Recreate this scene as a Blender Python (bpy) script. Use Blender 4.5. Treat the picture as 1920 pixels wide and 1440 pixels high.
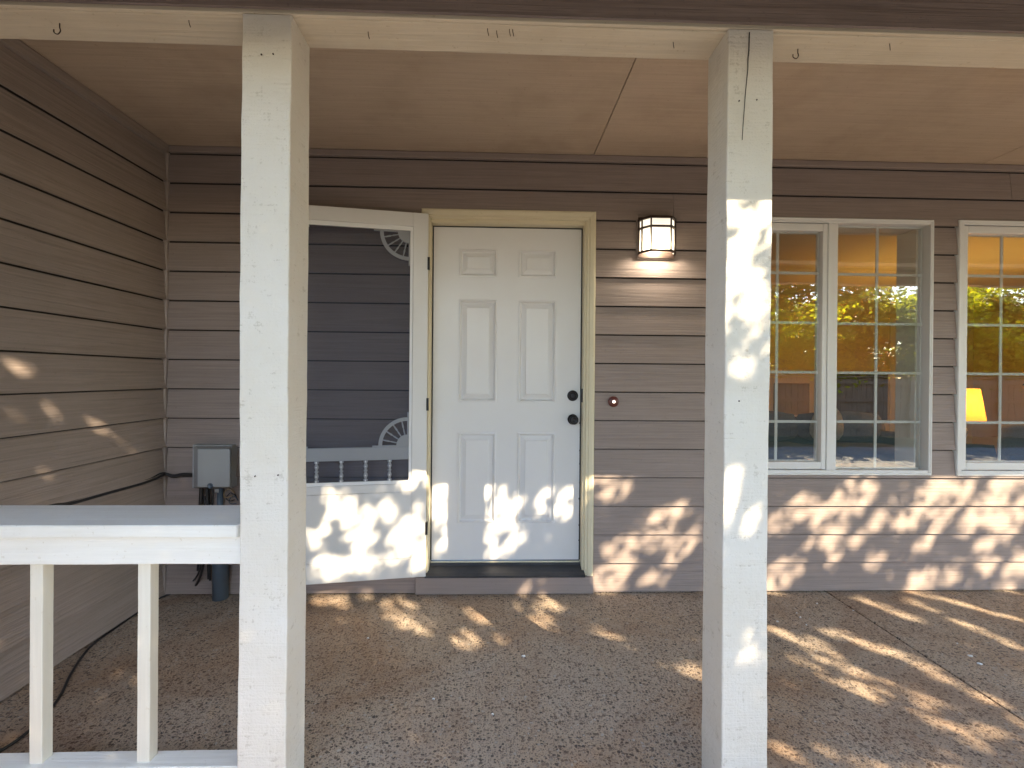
import bpy, bmesh, math, random
import numpy as np
from mathutils import Vector, Matrix, noise

random.seed(7); rng = np.random.default_rng(7)
for o in list(bpy.data.objects): bpy.data.objects.remove(o)
SC = bpy.context.scene; COL = SC.collection

# ------------------------------------------------------------------ camera
FPX, YAW, PIT, ROL, PPY = 900.0, 0.0313885, -0.0022904, 0.0085356, -11.40
CAM = Vector((0, -2.94, 1.32))
_cy, _sy, _cp, _sp = math.cos(YAW), math.sin(YAW), math.cos(PIT), math.sin(PIT)
FWD = Vector((_sy*_cp, _cy*_cp, _sp)); _r = Vector((_cy, -_sy, 0)); _u = _r.cross(FWD)
RGT = math.cos(ROL)*_r + math.sin(ROL)*_u; UPV = -math.sin(ROL)*_r + math.cos(ROL)*_u
cam = bpy.data.cameras.new('camera'); camo = bpy.data.objects.new('camera', cam); COL.objects.link(camo)
camo.matrix_world = Matrix(((RGT.x, UPV.x, -FWD.x, CAM.x), (RGT.y, UPV.y, -FWD.y, CAM.y), (RGT.z, UPV.z, -FWD.z, CAM.z), (0, 0, 0, 1)))
cam.sensor_width = 36; cam.lens = 36*FPX/1920; cam.shift_y = PPY/1920; cam.clip_start = 0.05; cam.clip_end = 500
SC.camera = camo

def ray(px, py): return FWD + (px-960)/FPX*RGT - (py-720-PPY)/FPX*UPV
def atY(px, py, Y): d = ray(px, py); return CAM + d*((Y-CAM.y)/d.y)
def atZ(px, py, Z): d = ray(px, py); return CAM + d*((Z-CAM.z)/d.z)
def atX(px, py, X): d = ray(px, py); return CAM + d*((X-CAM.x)/d.x)

# ------------------------------------------------------------------ sky, sun, exposure
AZ, EL = math.radians(33.15), math.radians(33.6)
SUN = Vector((math.sin(AZ)*math.cos(EL), -math.cos(AZ)*math.cos(EL), math.sin(EL)))
W = bpy.data.worlds.new('World'); SC.world = W; W.use_nodes = True
nt = W.node_tree; nt.nodes.clear()
sky = nt.nodes.new('ShaderNodeTexSky'); sky.sky_type = 'NISHITA'; sky.sun_disc = False
sky.sun_elevation = EL; sky.sun_rotation = math.pi-AZ; sky.air_density = 1.0; sky.dust_density = 0.6; sky.ozone_density = 1.6
bg = nt.nodes.new('ShaderNodeBackground'); bg.inputs[1].default_value = 0.15
wo = nt.nodes.new('ShaderNodeOutputWorld'); nt.links.new(sky.outputs[0], bg.inputs[0]); nt.links.new(bg.outputs[0], wo.inputs[0])
sl = bpy.data.lights.new('sun', 'SUN'); sl.energy = 4.2; sl.angle = math.radians(0.5); sl.color = (1, 0.83, 0.575)
so = bpy.data.objects.new('sun', sl); COL.objects.link(so); so.rotation_euler = SUN.to_track_quat('Z', 'Y').to_euler(); so.location = (5, -12, 12)
vs = SC.view_settings; vs.view_transform = 'Standard'; vs.look = 'None'; vs.gamma = 1; vs.exposure = 2.32; vs.use_curve_mapping = False
SC.cycles.max_bounces = 8; SC.cycles.diffuse_bounces = 4; SC.cycles.glossy_bounces = 3; SC.cycles.transmission_bounces = 4; SC.cycles.transparent_max_bounces = 10
SC.cycles.caustics_reflective = False; SC.cycles.caustics_refractive = False

# ------------------------------------------------------------------ materials
class NB:
    def __init__(s, name):
        s.m = bpy.data.materials.new(name); s.m.use_nodes = True; s.t = s.m.node_tree; s.n = s.t.nodes; s.n.clear()
        s.out = s.n.new('ShaderNodeOutputMaterial')
    def node(s, typ, ins=None, **kw):
        n = s.n.new(typ)
        for k, v in kw.items(): setattr(n, k, v)
        for k, v in (ins or {}).items():
            if hasattr(v, 'links') or isinstance(v, bpy.types.NodeSocket): s.t.links.new(v, n.inputs[k])
            else: n.inputs[k].default_value = v
        return n
    def coords(s, scale=(1, 1, 1), rnd=True, space='Object'):
        tc = s.node('ShaderNodeTexCoord'); v = tc.outputs[space]
        if rnd:
            oi = s.node('ShaderNodeObjectInfo')
            k = s.node('ShaderNodeVectorMath', {0: (37.1, 91.7, 53.3)}, operation='SCALE'); s.t.links.new(oi.outputs['Random'], k.inputs['Scale'])
            v = s.node('ShaderNodeVectorMath', {0: v, 1: k.outputs[0]}, operation='ADD').outputs[0]
        return s.node('ShaderNodeMapping', {'Vector': v, 'Scale': scale}).outputs[0]
    def noise(s, vec, scale=1., detail=4., rough=.55, dist=0.):
        return s.node('ShaderNodeTexNoise', {'Vector': vec, 'Scale': scale, 'Detail': detail, 'Roughness': rough, 'Distortion': dist}).outputs['Fac']
    def ramp(s, fac, stops, interp='LINEAR'):
        r = s.node('ShaderNodeValToRGB', {'Fac': fac}); cr = r.color_ramp; cr.interpolation = interp
        while len(cr.elements) < len(stops): cr.elements.new(0.5)
        for e, (p, c) in zip(cr.elements, stops):
            e.position = p; e.color = (c, c, c, 1) if isinstance(c, (int, float)) else (*c, 1)
        return r.outputs[0]
    def mix(s, f, a, b, mode='MIX'):
        n = s.node('ShaderNodeMix', data_type='RGBA', blend_type=mode)
        for k, v in ((0, f), (6, a), (7, b)):
            if isinstance(v, bpy.types.NodeSocket): s.t.links.new(v, n.inputs[k])
            elif isinstance(v, (int, float)): n.inputs[k].default_value = v if k == 0 else (v, v, v, 1)
            else: n.inputs[k].default_value = (*v, 1)
        return n.outputs[2]
    def math(s, op, a, b=0.):
        return s.node('ShaderNodeMath', {0: a, 1: b}, operation=op).outputs[0]
    def bump(s, h, dist=.001, strength=1., normal=None):
        n = s.node('ShaderNodeBump', {'Height': h, 'Distance': dist, 'Strength': strength})
        if normal: s.t.links.new(normal, n.inputs['Normal'])
        return n.outputs[0]
    def principled(s, col, rough=.6, normal=None, **kw):
        p = s.node('ShaderNodeBsdfPrincipled')
        for k, v in (('Base Color', col), ('Roughness', rough), *kw.items()):
            if isinstance(v, bpy.types.NodeSocket): s.t.links.new(v, p.inputs[k])
            elif k == 'Base Color' or k.endswith('Color'): p.inputs[k].default_value = (*v, 1)
            else: p.inputs[k].default_value = v
        if normal: s.t.links.new(normal, p.inputs['Normal'])
        s.t.links.new(p.outputs[0], s.out.inputs[0]); return s.m
    def surf(s, sh): s.t.links.new(sh, s.out.inputs[0]); return s.m

def sc_axis(axis, along, across):
    v = [across]*3; v['xyz'.index(axis)] = along; return tuple(v)

def grain_mat(name, col, axis='x', grain=1.0, rough=.55, dirt=.10, dirtcol=(.12, .10, .07), fine=110, spec=.35, streak=.08, depth=.0014):
    b = NB(name)
    g = b.coords(sc_axis(axis, 2.2, fine)); n1 = b.noise(g, 1., 5., .6, .8)
    g2 = b.coords(sc_axis(axis, .7, 22)); n2 = b.noise(g2, 1., 3., .5, 1.6)
    iso = b.coords((1, 1, 1)); n3 = b.noise(iso, 3.5, 5., .6); n4 = b.noise(iso, 60, 3., .6)
    h = b.math('ADD', b.math('MULTIPLY', n1, .7), b.math('MULTIPLY', n2, .9))
    c = b.mix(b.ramp(n1, [(.3, 0), (.7, 1)]), tuple(x*(1-streak) for x in col), tuple(min(1, x*(1+streak)) for x in col))
    dm = b.math('MULTIPLY', b.ramp(n3, [(.45, 0), (.75, 1)]), dirt)
    c = b.mix(dm, c, dirtcol)
    sp = b.math('MULTIPLY', b.ramp(n4, [(.66, 0), (.72, 1)]), .35*min(1, dirt*6))
    c = b.mix(sp, c, dirtcol)
    rr = b.ramp(n3, [(.3, rough-.07), (.7, rough+.1)])
    return b.principled(c, rr, b.bump(h, depth*grain, 1.), **{'Specular IOR Level': spec})

def rough_mat(name, col, axis='z', dirt=.12):   # rough sawn, thickly painted timber: saw marks across the grain
    b = NB(name)
    saw = b.noise(b.coords(sc_axis(axis, 130, 5)), 1., 3., .6, .5)
    iso = b.coords((1, 1, 1)); p = b.noise(iso, 150, 4., .65); q = b.noise(iso, 28, 4., .6); big = b.noise(iso, 3, 4., .6)
    gr = b.noise(b.coords(sc_axis(axis, 4, 70)), 1., 4., .6, .6)
    h = b.math('ADD', b.math('MULTIPLY', saw, .55), b.math('ADD', b.math('MULTIPLY', p, .55), b.math('ADD', b.math('MULTIPLY', q, .8), b.math('MULTIPLY', gr, .4))))
    c = b.mix(b.ramp(big, [(.3, 0), (.75, 1)]), col, tuple(x*y for x, y in zip(col, (.93, .90, .84))))
    c = b.mix(b.ramp(h, [(.95, .32), (1.25, 0)]), c, (.36, .31, .24))  # low spots coloured darker, standing in for shade in the relief
    pit_shade = b.ramp(b.math('MULTIPLY', p, b.math('ADD', saw, q)), [(.25, 1), (.31, 0)])  # same painted shade, limited to the pits
    c = b.mix(b.math('MULTIPLY', pit_shade, .28), c, (.36, .31, .24))
    c = b.mix(b.math('MULTIPLY', b.ramp(b.noise(iso, 9, 5., .7), [(.6, 0), (.8, 1)]), dirt), c, (.30, .22, .10))
    return b.principled(c, .62, b.bump(h, .0034, 1.), **{'Specular IOR Level': .3})

def paint_mat(name, col, rough=.35, bumpd=.0004, dirt=.05, dirtcol=(.35, .28, .18), **kw):
    b = NB(name); iso = b.coords((1, 1, 1)); n = b.noise(iso, 60, 3., .6); big = b.noise(iso, 4, 5., .65)
    c = b.mix(b.math('MULTIPLY', b.ramp(big, [(.4, 0), (.8, 1)]), dirt), col, dirtcol)
    r = b.ramp(big, [(.3, rough-.05), (.7, rough+.12)])
    return b.principled(c, r, b.bump(n, bumpd, 1.), **kw)

M = {}
SID = (.285, .228, .205)
M['siding'] = grain_mat('siding_paint', SID, 'x', 1.7, .55, .14, (.16, .12, .095), 110, .3, .14, .0018)  # grain streak doubles as relief shading put into the colour
M['siding_side'] = grain_mat('siding_paint_embossed', (.30, .24, .21), 'x', 2.8, .5, .14, (.16, .12, .095), 95, .4, .15, .002)
M['fascia'] = grain_mat('dark_fascia_paint', (.19, .15, .14), 'x', 2.8, .6, .2, (.07, .055, .05), 90, .3, .28, .0018)
M['trim_brown'] = grain_mat('brown_trim_paint', SID, 'x', .6)
M['trim_brown_z'] = grain_mat('brown_corner_paint', (.34, .28, .255), 'z', .6)
M['ceiling'] = grain_mat('ceiling_paint', (.47, .365, .275), 'x', 1.2, .6, .30, (.24, .16, .10), 75, .25, .09, .0014)
M['beam'] = grain_mat('beam_paint', (.60, .515, .40), 'x', 1.6, .6, .22, (.30, .21, .11), 70, .25, .07, .0016)
M['post'] = rough_mat('post_paint', (.70, .665, .615), 'z')
M['rail'] = grain_mat('rail_paint', (.77, .75, .70), 'x', 1.5, .55, .12, (.38, .30, .17), 75, .3, .04, .0016)
M['baluster'] = grain_mat('baluster_paint', (.70, .665, .58), 'z', .8, .5, .08, (.4, .3, .15), 80, .3, .04)
M['cream'] = grain_mat('cream_trim_paint', (.68, .605, .435), 'z', .5, .45, .12, (.35, .25, .10), 80, .35, .04, .0008)
M['cream_x'] = grain_mat('cream_head_paint', (.68, .605, .435), 'x', .5, .45, .12, (.35, .25, .10), 80, .35, .04, .0008)
M['door'] = paint_mat('white_door_paint', (.72, .71, .715), .32, .00025, .05)
M['screen_door'] = paint_mat('screen_door_paint', (.70, .69, .68), .35, .0003, .07)
M['ornament'] = paint_mat('ornament_paint', (.80, .80, .80), .4, .0003, .04)
M['vinyl'] = paint_mat('white_vinyl', (.72, .715, .70), .35, .0001, .05)
M['muntin'] = paint_mat('muntin_grey', (.70, .70, .67), .5, .0001, .02)
M['bronze'] = paint_mat('dark_bronze', (.055, .035, .028), .42, .0004, .1, Metallic=.6)
M['black_metal'] = paint_mat('black_hardware', (.022, .022, .026), .32, .0004, .2, (.10, .08, .07), Metallic=.75)
M['threshold'] = paint_mat('threshold_metal', (.035, .037, .045), .42, .0006, .35, (.16, .15, .14), Metallic=.35)
M['rubber'] = paint_mat('black_rubber', (.018, .018, .02), .55, .0004, .2, (.08, .07, .06))
M['cable'] = paint_mat('black_cable', (.014, .014, .016), .45, .0002, .15, (.10, .08, .06))
M['pvc'] = paint_mat('blue_grey_pipe', (.075, .105, .14), .45, .0004, .25, (.16, .14, .12))
M['box'] = paint_mat('grey_box_plastic', (.33, .335, .335), .5, .0006, .16, (.20, .18, .15))
M['wood_raw'] = grain_mat('bare_wood', (.42, .29, .16), 'x', 1.0, .7, .1)
M['bell'] = paint_mat('red_brown_bell', (.10, .022, .016), .4, .0003, .1)
M['shadow_felt'] = paint_mat('lap_shadow_paper', (.035, .030, .028), .9, .0003, 0.)  # dark backing so the slits between boards read as lap shadow
M['dark'] = paint_mat('dark_gap', (.012, .011, .010), .9, .0003, 0.)

def concrete():
    b = NB('exposed_aggregate'); v = b.coords((1, 1, 1), rnd=False)
    wob = b.node('ShaderNodeTexNoise', {'Vector': v, 'Scale': 40., 'Detail': 2.})
    vv = b.node('ShaderNodeVectorMath', {0: v, 1: b.node('ShaderNodeVectorMath', {0: wob.outputs['Color'], 1: (.016, .016, .016)}, operation='MULTIPLY').outputs[0]}, operation='ADD').outputs[0]
    def layer(scale):
        k = b.node('ShaderNodeTexVoronoi', {'Vector': vv, 'Scale': scale, 'Randomness': 1.}, voronoi_dimensions='2D', feature='F1')
        sep = b.node('ShaderNodeSeparateColor', {0: k.outputs['Color']})
        return k.outputs['Distance'], sep.outputs[0], sep.outputs[1]
    d1, r1, q1 = layer(74.); d2, r2, q2 = layer(140.)
    def stone(d, r, lo, hi):   # 1 inside a pebble, radius from the cell's random number
        rad = b.math('ADD', lo, b.math('MULTIPLY', r, hi-lo))
        return b.ramp(b.math('SUBTRACT', rad, d), [(.0, 0), (.05, 1)])
    s1 = stone(d1, r1, -.10, .52); s2 = stone(d2, r2, .12, .50)
    big = b.noise(v, 1.3, 6., .62, .4); med = b.noise(v, 9., 5., .6); fin = b.noise(v, 260., 3., .6)
    mortar = b.mix(b.ramp(big, [(.32, 0), (.68, 1)]), (.50, .41, .325), (.47, .34, .23))
    mortar = b.mix(b.math('MULTIPLY', b.ramp(med, [(.35, 0), (.7, 1)]), .35), mortar, (.42, .34, .275))
    c1 = b.ramp(q1, [(0, (.07, .06, .056)), (.30, (.14, .112, .094)), (.58, (.25, .18, .135)), (.84, (.38, .31, .25)), (1, (.50, .46, .41))])
    c2 = b.ramp(q2, [(0, (.075, .063, .057)), (.40, (.17, .135, .112)), (.75, (.41, .33, .27)), (1, (.50, .44, .37))])
    c = b.mix(b.math('MULTIPLY', s2, .85), mortar, c2); c = b.mix(s1, c, c1)
    rust = b.ramp(b.noise(v, 1.6, 6., .62, .8), [(.47, 0), (.66, 1)])
    c = b.mix(b.math('MULTIPLY', rust, .42), c, (.26, .12, .05))
    pale = b.ramp(b.noise(v, 3.3, 4., .7, .6), [(.66, 0), (.76, 1)])
    c = b.mix(b.math('MULTIPLY', pale, .22), c, (.52, .48, .44))
    c = b.mix(b.math('MULTIPLY', fin, .25), c, (.12, .09, .07))
    h = b.math('ADD', b.math('MULTIPLY', s1, .8), b.math('ADD', b.math('MULTIPLY', s2, .55), b.math('MULTIPLY', fin, .5)))
    return b.principled(c, b.ramp(med, [(.3, .62), (.7, .82)]), b.bump(h, .0048, 1.), **{'Specular IOR Level': .35})
M['concrete'] = concrete()

def simple(name, col, rough=.8, scale=8., var=.3, bumpd=.004):
    b = NB(name); v = b.coords((1, 1, 1)); n = b.noise(v, scale, 6., .6); n2 = b.noise(v, scale*12, 3., .6)
    c = b.mix(b.ramp(n, [(.3, 0), (.7, 1)]), tuple(x*(1-var) for x in col), tuple(min(1, x*(1+var)) for x in col))
    return b.principled(c, rough, b.bump(n2, bumpd, 1.))
M['lawn'] = simple('lawn', (.10, .105, .055), .9, 1.5, .4, .02)
M['path'] = simple('bounce_paving_grey', (.20, .20, .20), .8, 2., .12, .002)
M['shingle'] = simple('roof_shingle', (.10, .09, .085), .9, 20., .3)
M['soffit'] = simple('soffit_paint', (.55, .47, .36), .6, 5., .06, .0005)
M['fence'] = grain_mat('weathered_fence', (.26, .20, .15), 'z', 1.5, .8, .3, (.10, .08, .06), 60, .2, .2)
M['bark'] = simple('bark', (.11, .085, .06), .9, 14., .4, .01)
M['room_wall'] = paint_mat('room_wall_paint', (.74, .62, .42), .7, .0003, .03)
M['room_ceiling'] = paint_mat('room_ceiling_paint', (.74, .64, .46), .8, .0003, .02)
M['room_trim'] = paint_mat('room_trim_paint', (.80, .76, .68), .5, .0001, .02)
M['carpet'] = simple('carpet', (.30, .25, .20), .95, 60., .15)
M['sofa'] = simple('charcoal_fabric', (.075, .085, .10), .9, 90., .2, .001)
M['cushion'] = simple('slate_fabric', (.12, .14, .165), .9, 90., .2, .001)
M['throw'] = simple('cream_throw', (.62, .54, .42), .95, 40., .2, .006)
M['table'] = simple('dark_table', (.06, .045, .035), .4, 6., .3, .0004)
M['chair'] = simple('blue_grey_fabric', (.16, .19, .25), .9, 80., .15, .001)
M['picture'] = simple('picture_print', (.30, .22, .11), .6, 3., .15, .0002)
M['pot'] = simple('clay_pot', (.30, .15, .09), .7, 10., .2, .001)

def leaf_mat(name, col, trans, spread=.35):
    b = NB(name)
    oi = b.node('ShaderNodeAttribute', attribute_name='tint', attribute_type='GEOMETRY')
    f = oi.outputs['Fac']
    c = b.mix(f, tuple(x*(1-spread) for x in col), tuple(x*(1+spread) for x in col))
    t = b.mix(f, tuple(x*(1-spread) for x in trans), tuple(min(1, x*(1+spread)) for x in trans))
    d = b.node('ShaderNodeBsdfPrincipled', {'Base Color': c, 'Roughness': .45, 'Specular IOR Level': .4})
    tr = b.node('ShaderNodeBsdfTranslucent', {'Color': t})
    m = b.node('ShaderNodeMixShader', {0: .68, 1: d.outputs[0], 2: tr.outputs[0]})
    return b.surf(m.outputs[0])
M['leaf'] = leaf_mat('tree_leaves', (.06, .11, .022), (.34, .38, .05))
M['leaf_bright'] = leaf_mat('bright_leaves', (.07, .12, .02), (.86, .95, .03))
M['leaf_dark'] = leaf_mat('dark_leaves', (.035, .07, .02), (.05, .10, .015))
M['leaf_house'] = simple('houseplant_leaf', (.03, .045, .07), .4, 10., .3, .001)
M['leaf_fallen'] = simple('yellow_fallen_leaf', (.55, .40, .03), .6, 30., .2, .001)
M['flake'] = simple('white_flake', (.78, .78, .78), .6, 60., .1, .001)

def glass_mat():
    b = NB('window_glass')
    g = b.node('ShaderNodeNewGeometry'); c = b.node('ShaderNodeVectorMath', {0: g.outputs['Normal'], 1: g.outputs['Incoming']}, operation='DOT_PRODUCT').outputs['Value']
    c = b.math('SUBTRACT', 1., b.math('ABSOLUTE', c)); fac = b.math('ADD', .23, b.math('MULTIPLY', b.math('POWER', c, 5.), .77))   # Schlick, double glazing
    wav = b.bump(b.noise(b.coords((1, 1, 1), rnd=False), 3.2, 2., .5), .0005, 1.)
    tr = b.node('ShaderNodeBsdfTransparent', {'Color': (.93, .95, .94, 1)}); gl = b.node('ShaderNodeBsdfGlossy', {'Roughness': .012, 'Color': (1, 1, 1, 1), 'Normal': wav})
    return b.surf(b.node('ShaderNodeMixShader', {0: fac, 1: tr.outputs[0], 2: gl.outputs[0]}).outputs[0])
M['glass'] = glass_mat()
def mesh_mat():
    b = NB('insect_screen')
    tr = b.node('ShaderNodeBsdfTransparent', {'Color': (1, 1, 1, 1)}); d = b.node('ShaderNodeBsdfDiffuse', {'Color': (.055, .072, .115, 1)})  # blue in the mesh colour stands in for reflected sky
    return b.surf(b.node('ShaderNodeMixShader', {0: .44, 1: tr.outputs[0], 2: d.outputs[0]}).outputs[0])
M['mesh'] = mesh_mat()
def glow(name, col, e, trans=.0, tcol=(1, 1, 1)):
    b = NB(name); em = b.node('ShaderNodeEmission', {'Color': (*col, 1), 'Strength': e})
    t = b.node('ShaderNodeBsdfTranslucent', {'Color': (*tcol, 1)}); d = b.node('ShaderNodeBsdfDiffuse', {'Color': (*tcol, 1)})
    m = b.node('ShaderNodeMixShader', {0: .6, 1: d.outputs[0], 2: t.outputs[0]})
    a = b.node('ShaderNodeAddShader', {0: em.outputs[0], 1: m.outputs[0]}); return b.surf(a.outputs[0])
M['lantern_glass'] = glow('lantern_glass', (1, .92, .8), .10, tcol=(.8, .78, .72))
def shade_mat():
    b = NB('lamp_shade_fabric'); em = b.node('ShaderNodeEmission', {'Color': (1, .52, .05, 1), 'Strength': .15})
    t = b.node('ShaderNodeBsdfTransparent', {'Color': (1, .8, .5, 1)}); d = b.node('ShaderNodeBsdfDiffuse', {'Color': (.7, .55, .3, 1)})
    m = b.node('ShaderNodeMixShader', {0: .45, 1: d.outputs[0], 2: t.outputs[0]})
    return b.surf(b.node('ShaderNodeAddShader', {0: em.outputs[0], 1: m.outputs[0]}).outputs[0])
M['lamp_shade'] = shade_mat()
M['bell_light'] = glow('bell_light', (1, .88, .7), .5)

# ------------------------------------------------------------------ object helpers
def tag(o, label=None, cat=None, group=None, kind=None):
    kind = kind or ('thing' if cat else None)
    for k, v in (('label', label), ('category', cat), ('group', group), ('kind', kind)):
        if v: o[k] = v
    return o
def thing(name, loc, label, cat, group=None, rz=0.):
    o = bpy.data.objects.new(name, None); COL.objects.link(o); o.location = loc; o.rotation_euler = (0, 0, rz)
    o.empty_display_size = .1; return tag(o, label, cat, group)
def offset(par):   # verts are given in world axes unless the parent is rotated, then in its local axes
    v = Vector((0, 0, 0)); p = par
    while p is not None:
        if p.get('_local'): break
        v += p.location; p = p.parent
    return v
def mk(name, verts, faces, mat, parent=None, smooth=False, centre=True, angle=None):
    vs_ = np.array(verts, float).reshape(-1, 3)
    c = (vs_.max(0)+vs_.min(0))/2 if centre else np.zeros(3)
    me = bpy.data.meshes.new(name); me.from_pydata([tuple(v) for v in (vs_-c)], [], faces); me.update()
    if smooth: me.shade_smooth()
    me.materials.append(M[mat]); o = bpy.data.objects.new(name, me); COL.objects.link(o)
    o.parent = parent; o.location = Vector(c)-offset(parent); return o
def mkbm(name, bm, mat, parent=None, smooth=False):
    bm.normal_update(); vs_ = [v.co[:] for v in bm.verts]; bm.verts.index_update()
    fs = [[v.index for v in f.verts] for f in bm.faces]; bm.free(); return mk(name, vs_, fs, mat, parent, smooth)
def bbox_bm(bm, x0, x1, y0, y1, z0, z1, bev=0.):
    r = bmesh.ops.create_cube(bm, size=1., matrix=Matrix.Translation(((x0+x1)/2, (y0+y1)/2, (z0+z1)/2)) @ Matrix.Diagonal((abs(x1-x0), abs(y1-y0), abs(z1-z0), 1)))
    if bev:
        es = list({e for v in r['verts'] for e in v.link_edges}); bmesh.ops.bevel(bm, geom=es, offset=bev, segments=2, affect='EDGES', profile=.5)
def box(name, x0, x1, y0, y1, z0, z1, mat, parent=None, bev=.0025):
    bm = bmesh.new(); bbox_bm(bm, x0, x1, y0, y1, z0, z1, bev); return mkbm(name, bm, mat, parent)
def boxes(name, lst, mat, parent=None, bev=0.):
    bm = bmesh.new()
    for b in lst: bbox_bm(bm, *b, bev)
    return mkbm(name, bm, mat, parent)
def timber(name, axis, a0, a1, u0, u1, v0, v1, mat, parent=None, n=40, jit=.0012, r=.004, seed=0, cup=0.):
    """lofted timber with rounded, slightly uneven arrises; axis 0/1/2, (u,v) the other two axes in order"""
    ring = []
    for cx, cy, a in ((u1-r, v1-r, 0), (u0+r, v1-r, 90), (u0+r, v0+r, 180), (u1-r, v0+r, 270)):
        for k in range(3):
            t = math.radians(a+45*k); ring.append((cx+r*math.cos(t), cy+r*math.sin(t)))
    oth = [i for i in range(3) if i != axis]; V = []; F = []; m = len(ring)
    for i in range(n+1):
        t = a0+(a1-a0)*i/n
        for j, (u, v) in enumerate(ring):
            p = [0, 0, 0]; p[axis] = t; q = Vector((u*9+seed*3.1, v*9, t*11)); q2 = Vector((u*3+seed, v*3+7, t*1.3))
            p[oth[0]] = u+jit*noise.noise(q)+2.2*jit*noise.noise(q2); p[oth[1]] = v+jit*noise.noise(q+Vector((19, 3, 5)))+2.2*jit*noise.noise(q2+Vector((9, 1, 4)))
            V.append(p)
    fl = axis == 1
    for i in range(n):
        for j in range(m):
            f = [i*m+j, i*m+(j+1) % m, (i+1)*m+(j+1) % m, (i+1)*m+j]; F.append(f[::-1] if fl else f)
    e0 = list(range(m))[::-1]; e1 = [n*m+j for j in range(m)]
    F += [e0[::-1], e1[::-1]] if fl else [e0, e1]
    return mk(name, V, F, mat, parent)
def catmull(pts, k=8):
    P = [Vector(p) for p in pts]; P = [2*P[0]-P[1]]+P+[2*P[-1]-P[-2]]; out = []
    for i in range(1, len(P)-2):
        for s in range(k):
            t = s/k; a, b, c, d = P[i-1:i+3]
            out.append(.5*((2*b)+(c-a)*t+(2*a-5*b+4*c-d)*t*t+(3*b-a-3*c+d)*t**3))
    out.append(P[-2]); return out
def tube(name, pts, r, mat, parent=None, k=8, seg=8, r1=None):
    P = catmull(pts, k) if k > 1 else [Vector(p) for p in pts]; V = []; F = []; n = len(P); up = Vector((.31, .17, .93))
    for i, p in enumerate(P):
        t = (P[min(i+1, n-1)]-P[max(i-1, 0)]).normalized(); a = t.cross(up)
        if a.length < .05: a = t.cross(Vector((1, 0, 0)))
        a.normalize(); b = t.cross(a); rr = r if r1 is None else r+(r1-r)*i/(n-1)
        for j in range(seg):
            w = 2*math.pi*j/seg; V.append(p+a*rr*math.cos(w)+b*rr*math.sin(w))
    for i in range(n-1):
        for j in range(seg): F.append([i*seg+j, (i+1)*seg+j, (i+1)*seg+(j+1) % seg, i*seg+(j+1) % seg])
    F += [list(range(seg)), [(n-1)*seg+j for j in range(seg)][::-1]]
    return mk(name, V, F, mat, parent, smooth=True)
def lathe(name, prof, mat, parent=None, origin=(0, 0, 0), axis='z', seg=24):
    """prof: (radius, height) pairs along axis"""
    V = []; F = []; o = Vector(origin)
    for r, h in prof:
        for j in range(seg):
            w = 2*math.pi*j/seg; c, s = r*math.cos(w), r*math.sin(w)
            V.append(o+(Vector((c, s, h)) if axis == 'z' else Vector((c, -h, s))))
    n = len(prof)
    for i in range(n-1):
        for j in range(seg): F.append([i*seg+j, i*seg+(j+1) % seg, (i+1)*seg+(j+1) % seg, (i+1)*seg+j])
    F += [list(range(seg))[::-1], [(n-1)*seg+j for j in range(seg)]]
    return mk(name, V, F, mat, parent, smooth=True)
def dup(root, loc, label=None):
    r = root.copy(); COL.objects.link(r); r.location = loc
    if label: r['label'] = label
    for ch in list(root.children):
        c = ch.copy(); COL.objects.link(c); c.parent = r
        for g in ch.children: d = g.copy(); COL.objects.link(d); d.parent = c
    return r

# ================================================================== GROUND
tag(mk('ground', [(-60, -70, -.22), (60, -70, -.22), (60, 40, -.22), (-60, 40, -.22)], [[0, 1, 2, 3]], 'lawn'), kind='structure')
tag(box('bounce_paving', -9, 12, -7.4, -2.02, -.215, -.17, 'path', None, .01), kind='structure')  # unseen paving, widened in neutral grey to cut green bounce light
# porch slab in bays, control joints recessed between them
slab = tag(bpy.data.objects.new('porch_floor', None), kind='structure'); COL.objects.link(slab); slab.location = (0, 0, -.2)
JX = (2.06, .0045)
for a, b_ in ((-2.1, JX[0]-JX[1]), (JX[0]+JX[1], 6.6)):
    bm = bmesh.new(); bbox_bm(bm, a, b_, -2.0, .14, -.2, 0, .003); mkbm('slab', bm, 'concrete', slab)
box('joint_filler', JX[0]-JX[1]+.0001, JX[0]+JX[1]-.0001, -1.99, .10, -.19, -.010, 'dark', slab, 0)

# ================================================================== HOUSE WALLS
ROW0, PITCH, NROW = .0100, .17505, 15
CEILZ = 2.676
OPEN = [  # x0,x1,z0,z1 : door frame, window, second window
    (-.465, .598, -.05, 2.333), (1.419, 2.718, .725, 2.322), (2.875, 4.36, .723, 2.326)]
LINT = (-.481, .598, 0, .108)
def wedge(bm, x0, x1, zb, za, zc, t=.011, lap=.0, ex=PITCH):
    """part of a lap board whose bottom is zb, cut to the heights za..zc; front faces -Y"""
    def fy(z): return -.0265+.0165*(z-zb)/(ex+lap)
    f0, f1 = fy(za), fy(zc); b0 = f0+t; b1 = f1+t
    vs_ = [bm.verts.new(p) for p in ((x0, f0, za), (x1, f0, za), (x1, f1, zc), (x0, f1, zc), (x0, b0, za), (x1, b0, za), (x1, b1, zc), (x0, b1, zc))]
    for f in ((0, 1, 2, 3), (5, 4, 7, 6), (4, 5, 1, 0), (3, 2, 6, 7), (1, 5, 6, 2), (4, 0, 3, 7)): bm.faces.new([vs_[i] for i in f])
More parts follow.
